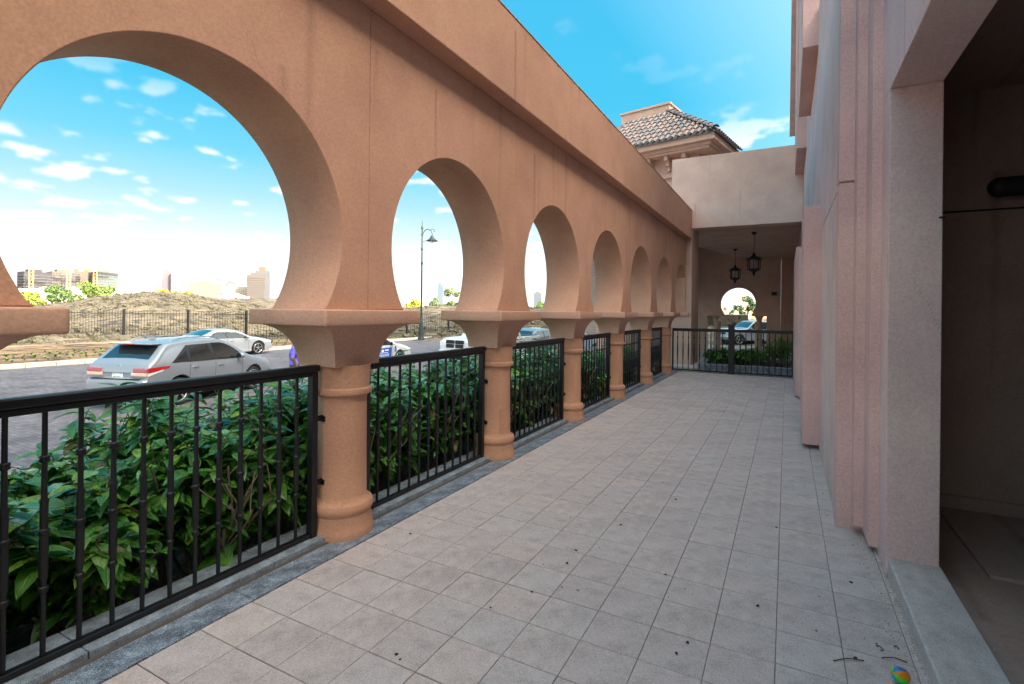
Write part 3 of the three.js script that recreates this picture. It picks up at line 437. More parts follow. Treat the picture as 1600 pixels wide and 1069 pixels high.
{
  const r = rngOf(404), protos = {};
  const words = ['leafy', 'bushy', 'dense'];
  const make = (X, Z, h, near, i, row) => {
    const group = 'hedge shrubs beyond the railings', bay = Math.max(0, Math.min(6, Math.floor((Z - Z0) / DZ) + 1)), label = `glossy broad-leaved shrub ${['against', 'in mid hedge beyond', 'on the street side beyond'][row]} the railing ${['beside the silver estate', 'below the white pickup', 'third along the arcade', 'fourth along the arcade', 'fifth along the arcade', 'sixth along the arcade', 'last before the gate'][bay]}`;
    let s; if (near) s = shrub({ seed: 900 + i * 13, h, r: .42, stems: 11, splay: .45, bare: .12 + (row ? .2 : 0), single: 240, maxX: .38, label, group });
    else { const k = 'p' + (i % 4); if (!protos[k]) s = protos[k] = shrub({ seed: 300 + (i % 4) * 31, h: 1.0, r: .42, stems: 10, splay: .45, bare: .3, single: 0, maxX: .38, label, group }); else { s = copyOf(protos[k], label); s.scale.setScalar(h / 1.0); } }
    s.position.set(X, -.31, -Z); s.rotation.y = near || row === 0 ? 0 : r() * 6.28; return s;
  };
  let i = 0;
  for (let z = -1.51; z < 15.2; z += .62) { const thin = z > 9.5; make(-3.62 - r() * .14, z + (r() - .5) * .15, (thin ? .82 : z < 1.7 ? .80 : .97) + r() * .08, z > .5 && z < 4.9, i++, 0); if (!(thin && i % 2)) make(-4.12 - r() * .15, z + .3 + (r() - .5) * .2, (thin ? .78 : z < 1.9 ? .82 : 1.0) + r() * .08, false, i++, 1); if (z < 7.6) make(-4.62 - r() * .15, z + .1 + (r() - .5) * .2, (z < 2.2 ? .74 : .92) + r() * .08, false, i++, 2); }
  const tall = shrub({ seed: 4242, h: 1.1, r: .12, stems: 2, splay: .12, bare: .7, single: 60, label: 'taller leafy sprig rising above the railing in front of the silver estate', group: 'hedge shrubs beyond the railings' }); tall.position.set(-3.75, -.31, -2.0);
  // planter shrubs behind the gate
  const pl = [[-1.8, 16.7, .42, 2], [-1.25, 17.3, .36, 1], [-.8, 16.6, .5, 1], [-.35, 16.9, .62, 1], [.08, 16.6, .78, 1], [.05, 17.4, .8, 1], [-.4, 17.7, .6, 1], [-1.5, 18.0, .3, 2], [-.9, 18.2, .34, 2]];
  pl.forEach(([X, Z, h], k) => { const s = shrub({ name: 'planter_shrub', seed: 60 + k, h, r: .3, stems: 7, splay: .7, bare: .12, small: h > .45, label: h > .55 ? 'tall fine-leaved shrub at the building end of the granite planter' : 'low straggling shrub in the granite planter behind the gate', group: 'shrubs in the granite planter' }); s.position.set(X, .11, -Z); });
}
console.log('hedge');

function tree(name, X, Z, base, h, w, seed, tint, label, group, leafN = 520) { // forked trunk, crown of clumps with gaps
  const r = rngOf(seed), g = thing(name, label, 'tree', group), V3 = THREE.Vector3, wood = [], tips = [];
  wood.push(cyl(0, 0, 0, (r() - .5) * w * .06, h * .35, 0, w * .035, w * .026, 7));
  for (let i = 0; i < 11; i++) { const a = i * 2.4 + r(), e = .3 + r() * .62, rr = w * .5 * Math.sqrt(r()) * (e > .75 ? .6 : 1), t = [Math.cos(a) * rr, h * e, Math.sin(a) * rr]; wood.push(cyl(0, h * .3, 0, t[0], t[1], t[2], w * .016, w * .005, 5)); tips.push(t); }
  mesh('trunk', merge(wood), M.bark, g);
  const q = [], col = [];
  for (const t of tips) { const cr = w * (.13 + r() * .1); for (let i = 0; i < leafN / tips.length; i++) { const d = new V3(r() - .5, r() - .5, r() - .5).normalize().multiplyScalar(cr * Math.cbrt(r())), c = new V3(t[0] + d.x, t[1] + d.y * .8, -(t[2] + d.z)), s = w * (.018 + r() * .02), u = new V3(r() - .5, r() - .5, r() - .5).normalize(), v = new V3(r() - .5, r() - .5, r() - .5).cross(u).normalize(), k = .7 + r() * .6;
    const A = c.clone().addScaledVector(u, s * 1.6), B = c.clone().addScaledVector(v, s), C = c.clone().addScaledVector(u, -s * 1.6), D = c.clone().addScaledVector(v, -s); for (const e of [A, B, C, A, C, D]) { q.push(e.x, e.y, e.z); col.push(tint[0] * k, tint[1] * k, tint[2] * k); } } }
  const cg = new THREE.BufferGeometry(); cg.setAttribute('position', new THREE.Float32BufferAttribute(q, 3)); cg.setAttribute('color', new THREE.Float32BufferAttribute(col, 3)); cg.computeVertexNormals(); mesh('crown', cg, M.leafFar, g);
  g.position.set(X, base, -Z); return g;
}
const pol = (az, r) => [r * Math.sin(az * Math.PI / 180), r * Math.cos(az * Math.PI / 180)];
{
  const list = [['t', -71.3, 150, .4, 4.0, 6.0, 'yellow-green bush below the white villa at the foot of the dune'], ['t', -69.7, 160, 1.0, 5.4, 6.4, 'rounded dark green tree in front of the tower with the first crane'], ['t', -67.5, 160, 1.4, 5.6, 7.5, 'broad green tree below the half-built tower block'], ['t', -66.4, 165, 1.4, 5.0, 6.0, 'smaller green tree joined to the broad one at the dune shoulder'], ['t', -63.97, 200, 1.5, 5.0, 3.2, 'tiny bush on the dune crest between the tower groups'], ['t', -62.2, 200, 1.5, 5.6, 6.5, 'yellowish tree on the dune crest below the blue and white towers'], ['t', -60.8, 205, 1.5, 5.4, 7.4, 'wide yellowish tree on the crest beside the beige apartment block'],
    ['t', -38.9, 140, 0, 4.2, 5.2, 'yellow-flowering tree beside the small far villa'], ['t', -36.3, 110, 0, 4.2, 3.6, 'low tree below the lone pale tower'], ['t', -34.7, 100, 0, 6.2, 4.2, 'tall tree standing beside the lone pale tower'], ['t', -24.6, 120, 0, 4.0, 3.4, 'bush below the blue-grey tower'], ['t', -4.75, 100, -.6, 3.0, 2.3, 'round clipped tree in front of the cream house beyond the keyhole'], ['t', -3.5, 112, 0, 5.0, 4.0, 'dark tree rising behind the orange wall beyond the keyhole']];
  list.forEach(([, az, rr, b, h, w, lb], k) => { const [X, Z] = pol(az, rr); const tint = [[.16, .20, .03], [.075, .13, .035], [.12, .18, .035], [.11, .17, .04], [.1, .15, .04], [.24, .22, .03], [.2, .2, .035], [.26, .26, .03], [.11, .16, .05], [.10, .15, .06], [.1, .16, .04], [.055, .12, .03], [.04, .09, .04]][k]; tree('tree', X, Z, b, h, w, 70 + k, tint, lb, 'trees beyond the street', 1600); });
  // scrub and stones on the dune, seedlings in the planted strip
  const r = rngOf(31), tuft = (() => { const q = []; for (let i = 0; i < 9; i++) { const a = i * .7, c = Math.cos(a), s = Math.sin(a); q.push(c * .04, 0, s * .04, -s * .07 + c * .2, .06, c * .07 + s * .2, c * .30, .22 + (i % 3) * .08, s * .30); } const g = new THREE.BufferGeometry(); g.setAttribute('position', new THREE.Float32BufferAttribute(q, 3)); g.computeVertexNormals(); return g; })();
  const N = 7000, im = shade(new THREE.InstancedMesh(tuft, std(.075, .07, .042, 1, { side: THREE.DoubleSide }), N)); im.name = 'dune_scrub'; stuff(im, 'dry scrub tufts scattered over the sand dune', 'scrub');
  const o = new THREE.Object3D(); for (let i = 0; i < N; i++) { let X, Z; do { const [a, b] = pol(-76 + r() * 56, 44 + r() * 62); X = a; Z = b; } while (duneN(X * .12 + 60, Z * .12 + 60, 3) < .47 && r() < .85); o.position.set(X, groundY(X, Z) - .03, -Z); o.rotation.set(0, r() * 6.28, 0); const s = .32 + r() * r() * r() * 1.5; o.scale.set(s * 1.35, s * .8, s * 1.35); o.updateMatrix(); im.setMatrixAt(i, o.matrix); } scene.add(im);
  const sg = (() => { const q = []; for (let i = 0; i < 11; i++) { const l = leafShapes[i % 4].toNonIndexed(); l.scale(1.5, 1.5, 1.5); l.rotateZ(.5 + (i % 3) * .3); l.rotateY(i * 2.4); l.translate(0, .03 + (i % 4) * .05, 0); q.push(l); } return merge(q); })();
  const K = 420, sd = shade(new THREE.InstancedMesh(sg, std(.17, .27, .055, .8, { side: THREE.DoubleSide }), K)); sd.name = 'seedlings'; stuff(sd, 'young green ground cover plants in the strip before the fence', 'ground cover');
  for (let i = 0; i < K; i++) { const row = i % 7, Z = 4 + Math.floor(i / 7) * .62 + r() * .25; o.position.set(-28.1 - row * .75 - r() * .3, -.66, -Z); o.rotation.set(0, r() * 6, 0); const s = .28 + r() * .4; o.scale.setScalar(s); o.updateMatrix(); sd.setMatrixAt(i, o.matrix); } scene.add(sd);
}

// ------------------------------------------------------------------ iron fence along the sand
{
  const line = [[-50.7, 15.2], [-46.5, 17.4], [-42.4, 19.6], [-38.3, 21.8], [-34.6, 23.8], [-33.2, 28.0], [-31.6, 32.2], [-30.2, 36.4], [-28.6, 40.6], [-27.4, 44.8], [-26.0, 49.0], [-24.6, 53.2], [-23.0, 57.4]];
  for (let k = 0; k < line.length - 1; k++) {
    const [xa, za] = line[k], [xb, zb] = line[k + 1], g = thing('iron_fence_panel', k < 4 ? 'dark iron fence panel between the planted strip and the dune, behind the parked cars' : 'dark iron fence panel along the sand beyond the street lamp', 'fence', k < 4 ? 'fence panels behind the cars' : 'fence panels beyond the lamp');
    mesh('post', bx(xa - .07, xa + .07, -.7, 1.52, za - .07, za + .07), M.iron, g); const pk = [], n = 22, at = t => [lerp(xa, xb, t), lerp(za, zb, t)];
    for (let i = 1; i < n; i++) { const [x, z] = at(i / n); pk.push(cyl(x, -.6, z, x, 1.42, z, .016, .014, 5)); } stuff(mesh('pickets', merge(pk), M.iron, g));
    for (const y of [-.42, 1.22]) mesh('rail', cyl(xa, y, za, xb, y, zb, .022, .022, 6), M.iron, g); rebase(g);
  }
}
// ------------------------------------------------------------------ street lamp
{
  const [X, Z] = [-25.2, 32.1], g = thing('street_lamp', 'dark green cast iron street lamp with one hanging shade', 'street lamp'), put = (n, q, m, p = g) => { q.translate(X, 0, -Z); return mesh(n, q, m, p); };
  put('base', lathe([[.26, -.66], [.26, -.5], [.20, -.44], [.22, -.2], [.17, .3], [.13, .75], [.16, .82], [.10, .9]], 14), M.lamp);
  put('pole', lathe([[.075, .85], [.065, 4], [.058, 5.2], [.085, 5.25], [.085, 5.4], [.055, 5.45], [.05, 6.3], [.085, 6.36], [.085, 6.52], [.05, 6.6], [.048, 7.5], [.09, 7.55], [.05, 7.65], [.05, 8.0], [.10, 8.05], [.06, 8.2], [.03, 8.3], [.02, 8.62], [0, 8.85]], 12), M.lamp);

  const arm = new THREE.CatmullRomCurve3([[0, 7.3], [.12, 7.75], [.35, 7.98], [.62, 7.92], [.78, 7.68], [.78, 7.5]].map(([d, y]) => new THREE.Vector3(d * .882, y, -d * .471)));
  put('arm', new THREE.TubeGeometry(arm, 24, .03, 6), M.lamp); put('scroll', new THREE.TubeGeometry(new THREE.CatmullRomCurve3([[.62, 7.92], [.85, 8.0], [.98, 7.88], [.9, 7.78]].map(([d, y]) => new THREE.Vector3(d * .882, y, -d * .471))), 12, .022, 5), M.lamp);
  const sh = lathe([[.05, 7.52], [.12, 7.44], [.16, 7.32], [.34, 7.16], [.46, 7.10], [.47, 7.07], [.3, 7.09], [.14, 7.2]], 18); sh.translate(.78 * .882, 0, -.78 * .471); put('shade', sh, M.lamp);
  const bl = new THREE.SphereGeometry(.15, 14, 10); bl.translate(.78 * .882, 7.08, -.78 * .471); put('globe', bl, std(.8, .8, .78, .3)); put('bracket', cyl(0, 7.02, 0, .6 * .882, 7.16, .6 * .471, .02, .02, 5), M.lamp);
  rebase(g);
}
console.log('street things');

// ------------------------------------------------------------------ vehicles: x forward, y up, z to the right of the car
function curve(pts) { return x => { if (x <= pts[0][0]) return pts[0][1]; for (let i = 0; i < pts.length - 1; i++) { const [a, b] = pts[i], [c, d] = pts[i + 1]; if (x <= c) { const p0 = pts[Math.max(0, i - 1)], p3 = pts[Math.min(pts.length - 1, i + 2)], t = (x - a) / (c - a), h = c - a, m = (l, r) => r[0] === l[0] ? 0 : (r[1] - l[1]) / (r[0] - l[0]); let m0 = m(p0, [c, d]), m1 = m([a, b], p3); const s = (d - b) / h; if (Math.abs(m0) > 3 * Math.abs(s)) m0 = 3 * s; if (Math.abs(m1) > 3 * Math.abs(s)) m1 = 3 * s; if (m0 * s < 0) m0 = 0; if (m1 * s < 0) m1 = 0; const t2 = t * t, t3 = t2 * t; return (2 * t3 - 3 * t2 + 1) * b + (t3 - 2 * t2 + t) * h * m0 + (-2 * t3 + 3 * t2) * d + (t3 - t2) * h * m1; } } return pts[pts.length - 1][1]; }; }
function car(o) {
  const g = thing(o.name, o.label, o.category ?? 'car', o.group), top = curve(o.top), hL = o.L / 2, hW = o.W / 2, belt = curve(o.belt), { wr, xr, xf } = o, arch = wr + .065;
  const plan = x => { const e = Math.abs(x) / hL; return 1 - (x > 0 ? o.noseTaper : o.tailTaper) * Math.pow(e, 5); };
  const half = (x, y) => { const b = belt(x), t = y > b ? 1 - o.tumble * Math.pow((y - b) / (o.H - b), 1.15) : 1 - .035 * Math.pow((b - y) / b, 2) + .012 * Math.sin((b - y) * 9); return hW * plan(x) * t; };
  const bot = x => { let y = o.clear + .06 * smooth(hL - .5, hL, Math.abs(x)); for (const c of [xr, xf]) { const d = x - c; if (Math.abs(d) < arch) y = Math.max(y, wr + Math.sqrt(arch * arch - d * d)); } return y; };
  const xs = []; for (let i = 0; i <= 70; i++) xs.push(-hL + o.L * i / 70); for (const c of [xr, xf]) for (const e of [-1, 1]) xs.push(c + e * arch * .999, c + e * arch * 1.001, c + e * arch * .97, c + e * arch * .9); for (const p of o.top) xs.push(p[0]); xs.push(-hL + .004, hL - .004, -hL + .02, hL - .02); xs.sort((a, b) => a - b);
  const ringAt = x => {
    const B = Math.min(bot(x), top(x) - .02), Tt = top(x), q = [], cr = Math.min(.085, (Tt - B) * .4), n = 12; q.push([B, 0]);
    for (let i = 0; i <= n; i++) { const y = lerp(B, Tt - cr, i / n); q.push([y, half(x, y)]); } const e = half(x, Tt - cr);
    for (let i = 1; i <= 5; i++) { const a = i / 5 * Math.PI / 2; q.push([Tt - cr + cr * Math.sin(a), e - cr * 1.1 * (1 - Math.cos(a))]); } const e2 = q[q.length - 1][1];
    for (let i = 1; i <= 6; i++) { const z = e2 * (1 - i / 6); q.push([Tt + o.crown * (1 - (z / e2) ** 2), z]); } return q;
  };
  o.edge = x => half(x, top(x) - .085) - .09; o.topAt = (x, z) => top(x) + o.crown * (1 - (z / Math.max(.1, o.edge(x))) ** 2);
  const pos = [], idx = [], rings = xs.map(ringAt), m = rings[0].length;
  for (const s of [1, -1]) { const base = pos.length / 3; rings.forEach((r, i) => r.forEach(([y, z]) => pos.push(xs[i], y, z * s))); for (let i = 0; i < rings.length - 1; i++) for (let j = 0; j < m - 1; j++) { const a = base + i * m + j, b = a + 1, c = a + m, d = c + 1; s > 0 ? idx.push(a, c, b, b, c, d) : idx.push(a, b, c, b, d, c); }
    for (const [i, f] of [[0, 1], [rings.length - 1, -1]]) { const c = pos.length / 3, r = rings[i]; pos.push(xs[i], (r[0][0] + r[m - 1][0]) / 2, 0); for (let j = 0; j < m - 1; j++) { const a = base + i * m + j; (s * f > 0) ? idx.push(c, a, a + 1) : idx.push(c, a + 1, a); } } }
  let bg = new THREE.BufferGeometry(); bg.setAttribute('position', new THREE.Float32BufferAttribute(pos, 3)); bg.setIndex(idx); bg = mergeVertices(bg, 1e-4); bg = toCreasedNormals(bg, .55); const body = mesh('body', bg, o.paint, g);
  const grid = (nu, nv, f) => { const p = [], ix = []; for (let i = 0; i <= nu; i++) for (let j = 0; j <= nv; j++) p.push(...f(i / nu, j / nv)); for (let i = 0; i < nu; i++) for (let j = 0; j < nv; j++) { const a = i * (nv + 1) + j; ix.push(a, a + 1, a + nv + 1, a + 1, a + nv + 2, a + nv + 1); } const q = new THREE.BufferGeometry(); q.setAttribute('position', new THREE.Float32BufferAttribute(p, 3)); q.setIndex(ix); q.computeVertexNormals(); return q; };
  const glass = M.glass.clone(); glass.side = THREE.DoubleSide;
  const patch = (c, off, s) => grid(12, 6, (u, v) => { const [A, B, C, D] = c, x = lerp(lerp(A[0], B[0], u), lerp(D[0], C[0], u), v); let y = lerp(lerp(A[1], B[1], u), lerp(D[1], C[1], u), v); y = Math.min(y, top(x) - .10); return [x, y, s * (half(x, y) + off)]; });
  for (const s of [1, -1]) { for (const w of o.windows) { const q = mesh('side_window', patch(w, .006, s), glass, g); } if (o.windowTrim) mesh('window_trim', patch(o.windowTrim, .003, s), M.trim, g);
    for (const d of o.doors) { mesh('door_seam', grid(1, 10, (u, v) => { const y = lerp(.3, belt(d) - .01, v), x = d + (u - .5) * .012; return [x, y, s * (half(x, y) + .0025)]; }), M.trim, g); }
    for (const h of o.handles) { const q = mesh('door_handle', new RoundedBoxGeometry(.20, .035, .035, 2, .012), o.paint === M.police ? M.trim : M.chrome, g); q.position.set(h, belt(h) - .13, s * (half(h, belt(h) - .13) + .012)); }
    const mr = mesh('wing_mirror', (() => { const q = new THREE.SphereGeometry(.12, 14, 10); q.scale(.62, .72, 1.0); return q; })(), o.paint, g); mr.position.set(o.mirror, belt(o.mirror) + .10, s * (half(o.mirror, belt(o.mirror)) + .10)); const gl = mesh('mirror_glass', new THREE.CircleGeometry(.075, 14), M.glass, mr); gl.rotation.y = -Math.PI / 2; gl.position.x = -.076;
    for (const x of [xr, xf]) {
      const w = mesh('wheel', (() => { const q = new THREE.TorusGeometry(wr - .055, .058, 10, 28); q.scale(1, 1, 1.9); return q; })(), M.tyre, g); w.position.set(x, wr, s * (hW - .13)); const rim = [new THREE.CylinderGeometry(wr * .18, wr * .18, .05, 12).rotateX(Math.PI / 2), new THREE.TorusGeometry(wr * .69, .022, 6, 26)]; for (let k = 0; k < 5; k++) { const b = new THREE.BoxGeometry(.055, wr * .66, .03); b.translate(0, wr * .36, 0); b.rotateZ(k * Math.PI * .4); rim.push(b); }
      const rm = mesh('rim', merge(rim), M.rim, w); rm.position.z = s * .075; const dk = mesh('brake_disc', new THREE.CircleGeometry(wr * .66, 20), M.trim, w); dk.position.z = s * .02; if (s < 0) dk.rotation.y = Math.PI;
    } }
  const across = (x0, x1, f, off = .006) => grid(10, 12, (u, v) => { const x = lerp(x0, x1, u), z = (v * 2 - 1) * o.edge(x) * f; return [x, o.topAt(x, z) + off, z]; });
  if (o.rearGlass) mesh('rear_window', across(...o.rearGlass), glass, g); if (o.windscreen) mesh('windscreen', across(...o.windscreen), glass, g);
  mesh('underbody', new THREE.BoxGeometry(o.L * .9, .12, o.W * .8).translate(0, o.clear + .04, 0), M.trim, g); mesh('wheel_housing', new THREE.BoxGeometry(o.L * .8, wr * 1.4, o.W * .5).translate(0, wr * 1.0, 0), M.trim, g);
  if (o.extra) o.extra(g, { half, top, grid, belt, patch });
  g.position.set(o.at[0], o.at[1], -o.at[2]); g.rotation.y = Math.PI / 2 - o.heading * Math.PI / 180;   // heading: degrees right of the walkway's direction
  return g;
}
function textPlate(w, h, draw) { const c = document.createElement('canvas'); c.width = 256; c.height = Math.round(256 * h / w); const x = c.getContext('2d'); draw(x, c.width, c.height); const t = new THREE.CanvasTexture(c); t.colorSpace = THREE.SRGBColorSpace; return t; }
M.pinkLens = new THREE.MeshPhysicalMaterial({ color: lin(.45, .13, .15), roughness: .15, clearcoat: 1 }); M.warmLens = new THREE.MeshPhysicalMaterial({ color: lin(.72, .52, .40), roughness: .15, clearcoat: 1 }); M.silver = paint(.31, .345, .39, .4); M.white = paint(.56, .58, .60); M.pearl = paint(.36, .39, .43, .2); M.police = paint(.56, .58, .60); M.blue = paint(.34, .38, .44, .4);
{
  // silver estate in the street, seen from behind
  const hd = -17, rr = [-13.808, 7.586], dir = [Math.sin(hd * Math.PI / 180), Math.cos(hd * Math.PI / 180)], side = [dir[1], -dir[0]], xr = -1.40;
  car({
    name: 'silver_estate_car', label: 'silver five-door crossover car seen from behind, with red tail lamps and number plate', L: 4.77, W: 1.885, H: 1.66, wr: .36, xr, xf: 1.34, clear: .24, crown: .035, tumble: .27, noseTaper: .22, tailTaper: .10, paint: M.silver, mirror: .62,
    at: [rr[0] - side[0] * .80 - dir[0] * xr, -.80, rr[1] - side[1] * .80 - dir[1] * xr], heading: hd,
    top: [[-2.385, .66], [-2.37, .74], [-2.30, .77], [-2.285, .98], [-2.24, 1.10], [-2.12, 1.20], [-1.72, 1.53], [-1.60, 1.585], [-1.1, 1.635], [-.4, 1.655], [.1, 1.62], [.5, 1.47], [1.15, 1.10], [1.3, 1.06], [1.8, .98], [2.15, .86], [2.3, .72], [2.385, .56]],
    belt: [[-2.4, 1.10], [-1, 1.07], [.4, 1.02], [1.2, .98], [2.4, .7]],
    windows: [[[-1.62, 1.13], [-1.14, 1.115], [-1.14, 1.38], [-1.2, 1.34]], [[-1.10, 1.11], [-.30, 1.085], [-.38, 1.52], [-1.02, 1.44]], [[-.19, 1.08], [.86, 1.06], [.34, 1.47], [-.24, 1.53]]], windowTrim: [[-1.68, 1.10], [.95, 1.03], [.32, 1.53], [-1.1, 1.51]], doors: [-1.12, -.24, .82], handles: [-.95, -.05], rearGlass: [-2.11, -1.76, .86], windscreen: [.52, 1.13, .93],
    extra: (g, k) => {
      const R = (n, geo, m, p = g) => mesh(n, geo, m, p), b = (n, x0, x1, y0, y1, z0, z1, m, r = .01, p = g) => R(n, new RoundedBoxGeometry(x1 - x0, y1 - y0, z1 - z0, 2, r).translate((x0 + x1) / 2, (y0 + y1) / 2, (z0 + z1) / 2), m, p);
      const sp = b('spoiler', -2.0, -1.55, 1.565, 1.60, -.62, .62, M.silver, .016); b('brake_light', -2.006, -1.985, 1.565, 1.59, -.16, .16, M.tail, .008, sp);
      for (const s of [1, -1]) {
        const t = R('tail_lamp', k.grid(12, 6, (u, v) => { const x = lerp(-2.30, -1.74, u), y = lerp(lerp(.90, 1.0, u), lerp(1.03, 1.045, u), v); return [x, y, s * (k.half(x, y) + .01)]; }), M.tail); R('lamp_lens', k.grid(8, 3, (u, v) => { const x = lerp(-2.31, -1.92, u), y = lerp(lerp(.83, .94, u), lerp(.90, .965, u), v); return [x, y, s * (k.half(x, y) + .014)]; }), M.lens, t);
        b('rear_lamp', -2.345, -2.26, .92, 1.03, s > 0 ? .48 : -.86, s > 0 ? .86 : -.48, M.pinkLens, .02); b('indicator', -2.35, -2.27, .83, .915, s > 0 ? .42 : -.86, s > 0 ? .86 : -.42, M.warmLens, .02);
        R('roof_rail', new THREE.TubeGeometry(new THREE.CatmullRomCurve3([[-1.45, 1.60], [-1.3, 1.665], [-.5, 1.70], [.1, 1.675], [.28, 1.61]].map(p => new THREE.Vector3(p[0], p[1], s * .60))), 20, .018, 6), M.rim); b('reflector', -2.395, -2.375, .42, .50, s * .78 - .04, s * .78 + .04, M.tail, .006);
      }
      b('antenna', -1.45, -1.25, 1.64, 1.70, -.02, .02, M.silver, .015);
      const pl = b('plate_recess', -2.30, -2.286, .76, .90, -.40, .40, M.silver, .004); b('garnish', -2.325, -2.28, .90, .925, -.42, .42, M.chrome, .008);
      const plate = R('number_plate', new THREE.PlaneGeometry(.33, .15), std(1, 1, 1, .5, { map: textPlate(.33, .15, (x, w, h) => { x.fillStyle = '#eef1ee'; x.fillRect(0, 0, w, h); x.strokeStyle = '#222'; x.lineWidth = 4; x.strokeRect(3, 3, w - 6, h - 6); x.fillStyle = '#111'; x.font = 'bold 42px sans-serif'; x.fillText('7', w * .76, 44); x.font = 'bold 22px sans-serif'; x.fillText('DUBAI', 20, 34); x.font = 'bold 62px sans-serif'; x.fillText('80216', 34, h - 12); }) })); plate.rotation.y = -Math.PI / 2; plate.position.set(-2.303, .83, 0);
      const em = new THREE.TorusGeometry(.062, .008, 6, 26); em.scale(1.25, .9, 1); const e = R('emblem', em, M.chrome); e.rotation.y = -Math.PI / 2; e.position.set(-2.262, 1.035, 0); e.rotation.order = 'YXZ'; R('emblem_bar', merge([new THREE.BoxGeometry(.013, .075, .01).rotateZ(-.5).translate(-.01, .005, 0), new THREE.BoxGeometry(.075, .012, .01).translate(.012, -.03, 0)]), M.chrome, e);
      const bd = R('model_badge', new THREE.PlaneGeometry(.26, .05), std(1, 1, 1, .4, { map: textPlate(.26, .05, (x, w, h) => { x.fillStyle = '#b9c0c6'; x.fillRect(0, 0, w, h); x.fillStyle = '#3a3d42'; x.font = 'bold 44px sans-serif'; x.fillText('RX 350', 20, 42); }) })); bd.rotation.y = -Math.PI / 2; bd.position.set(-2.298, .795, .62);
      b('bumper_step', -2.39, -2.29, .755, .775, -.70, .70, M.trim, .006);
    }
  });
  const coupeTop = [[-2.31, .70], [-2.29, .86], [-2.1, .98], [-1.7, 1.06], [-.95, 1.33], [-.5, 1.375], [0, 1.365], [.45, 1.22], [1.0, .97], [1.4, .92], [1.95, .80], [2.2, .68], [2.31, .52]];
  const coupe = { L: 4.63, W: 1.85, H: 1.38, wr: .345, xr: -1.38, xf: 1.37, clear: .2, crown: .04, tumble: .30, noseTaper: .2, tailTaper: .14, mirror: .62, top: coupeTop, belt: [[-2.3, .95], [-1, .93], [.6, .88], [1.2, .86], [2.3, .64]], windows: [[[-1.3, .97], [-.42, .95], [-.48, 1.27], [-.95, 1.2]], [[-.36, .945], [.82, .92], [.34, 1.19], [-.4, 1.275]]], windowTrim: [[-1.4, .95], [.9, .905], [.36, 1.23], [-.98, 1.26]], doors: [-.39, .78], handles: [-.2], rearGlass: [-1.62, -.98, .9], windscreen: [.45, .98, .92] };
  const nose = (g, k, y = .62, x = 2.2) => { const b = (n, x0, x1, y0, y1, z0, z1, m) => mesh(n, new RoundedBoxGeometry(x1 - x0, y1 - y0, z1 - z0, 2, .015).translate((x0 + x1) / 2, (y0 + y1) / 2, (z0 + z1) / 2), m, g); b('grille', x - .1, x + .09, y - .22, y - .02, -.42, .42, M.trim); for (const s of [1, -1]) { mesh('headlight', k.grid(6, 3, (u, v) => { const xx = lerp(x - .45, x - .02, u), yy = Math.min(lerp(y - .02, y + .13, v), k.top(xx) - .03); return [xx, yy, s * (k.half(xx, yy) + .012)]; }), M.lens, g); b('front_lamp', x - .12, x + .045, y - .06, y + .05, s > 0 ? .5 : -.8, s > 0 ? .8 : -.5, M.lens); } };
  car({ ...coupe, name: 'white_coupe', label: 'white two-door coupe parked along the far kerb, half behind the silver estate', paint: M.pearl, at: [-26.1, -.8, 16.7], heading: 0, extra: (g, k) => { nose(g, k, .66, 2.16); for (const s of [1, -1]) mesh('tail_lamp', k.grid(6, 3, (u, v) => { const x = lerp(-2.28, -1.95, u), y = lerp(.72, .84, v); return [x, y, s * (k.half(x, y) + .008)]; }), M.tail, g); } });
  const sedan = { L: 4.8, W: 1.84, H: 1.47, wr: .335, xr: -1.4, xf: 1.4, clear: .19, crown: .04, tumble: .27, noseTaper: .2, tailTaper: .14, mirror: .72, top: [[-2.4, .72], [-2.38, .92], [-2.2, 1.03], [-1.75, 1.07], [-1.05, 1.40], [-.6, 1.46], [.1, 1.455], [.55, 1.31], [1.1, 1.02], [1.5, .97], [2.0, .85], [2.28, .72], [2.4, .55]], belt: [[-2.4, 1.0], [-1, .98], [.6, .93], [1.2, .91], [2.4, .66]], windows: [[[-1.45, 1.02], [-.32, 1.0], [-.36, 1.37], [-1.0, 1.30]], [[-.24, .995], [.9, .97], [.44, 1.28], [-.28, 1.37]]], windowTrim: [[-1.5, 1.0], [.98, .955], [.45, 1.32], [-1.05, 1.36]], doors: [-1.2, -.28, .86], handles: [-1.0, -.05], rearGlass: [-1.68, -1.08, .9], windscreen: [.56, 1.08, .92] };
  car({ ...sedan, name: 'police_car', label: 'white patrol car with blue lettered panels on its doors', paint: M.police, at: [-16.0, -.8, 16.4], heading: -3, extra: (g, k) => {
    nose(g, k, .70, 2.25); const tx = textPlate(1, .62, (x, w, h) => { x.fillStyle = '#1f55b4'; x.fillRect(0, 0, w, h); x.fillStyle = '#eef3fa'; x.font = 'bold 54px sans-serif'; x.fillText('POLICE', 22, h * .88); x.fillRect(30, h * .48, w * .62, 9); x.beginPath(); x.arc(w * .35, h * .3, 22, 0, 7); x.fill(); x.fillRect(w * .5, h * .2, 70, 16); }), mt = std(1, 1, 1, .4, { map: tx, side: THREE.DoubleSide });
    for (const s of [1, -1]) { const q = k.grid(10, 6, (u, v) => { const x = lerp(-.15, .78, s > 0 ? u : 1 - u), y = lerp(.45, .86, v); return [x, y, s * (k.half(x, y) + .006)]; }), uv = []; for (let i = 0; i <= 10; i++) for (let j = 0; j <= 6; j++) uv.push(i / 10, j / 6); q.setAttribute('uv', new THREE.Float32BufferAttribute(uv, 2)); mesh('door_panel_lettering', q, mt, g); mesh('blue_flash', k.grid(3, 4, (u, v) => { const x = lerp(.98, 1.10 , u), y = lerp(.66, .9, v); return [x, y, s * (k.half(x, y) + .006)]; }), std(.02, .09, .42, .4), g); }
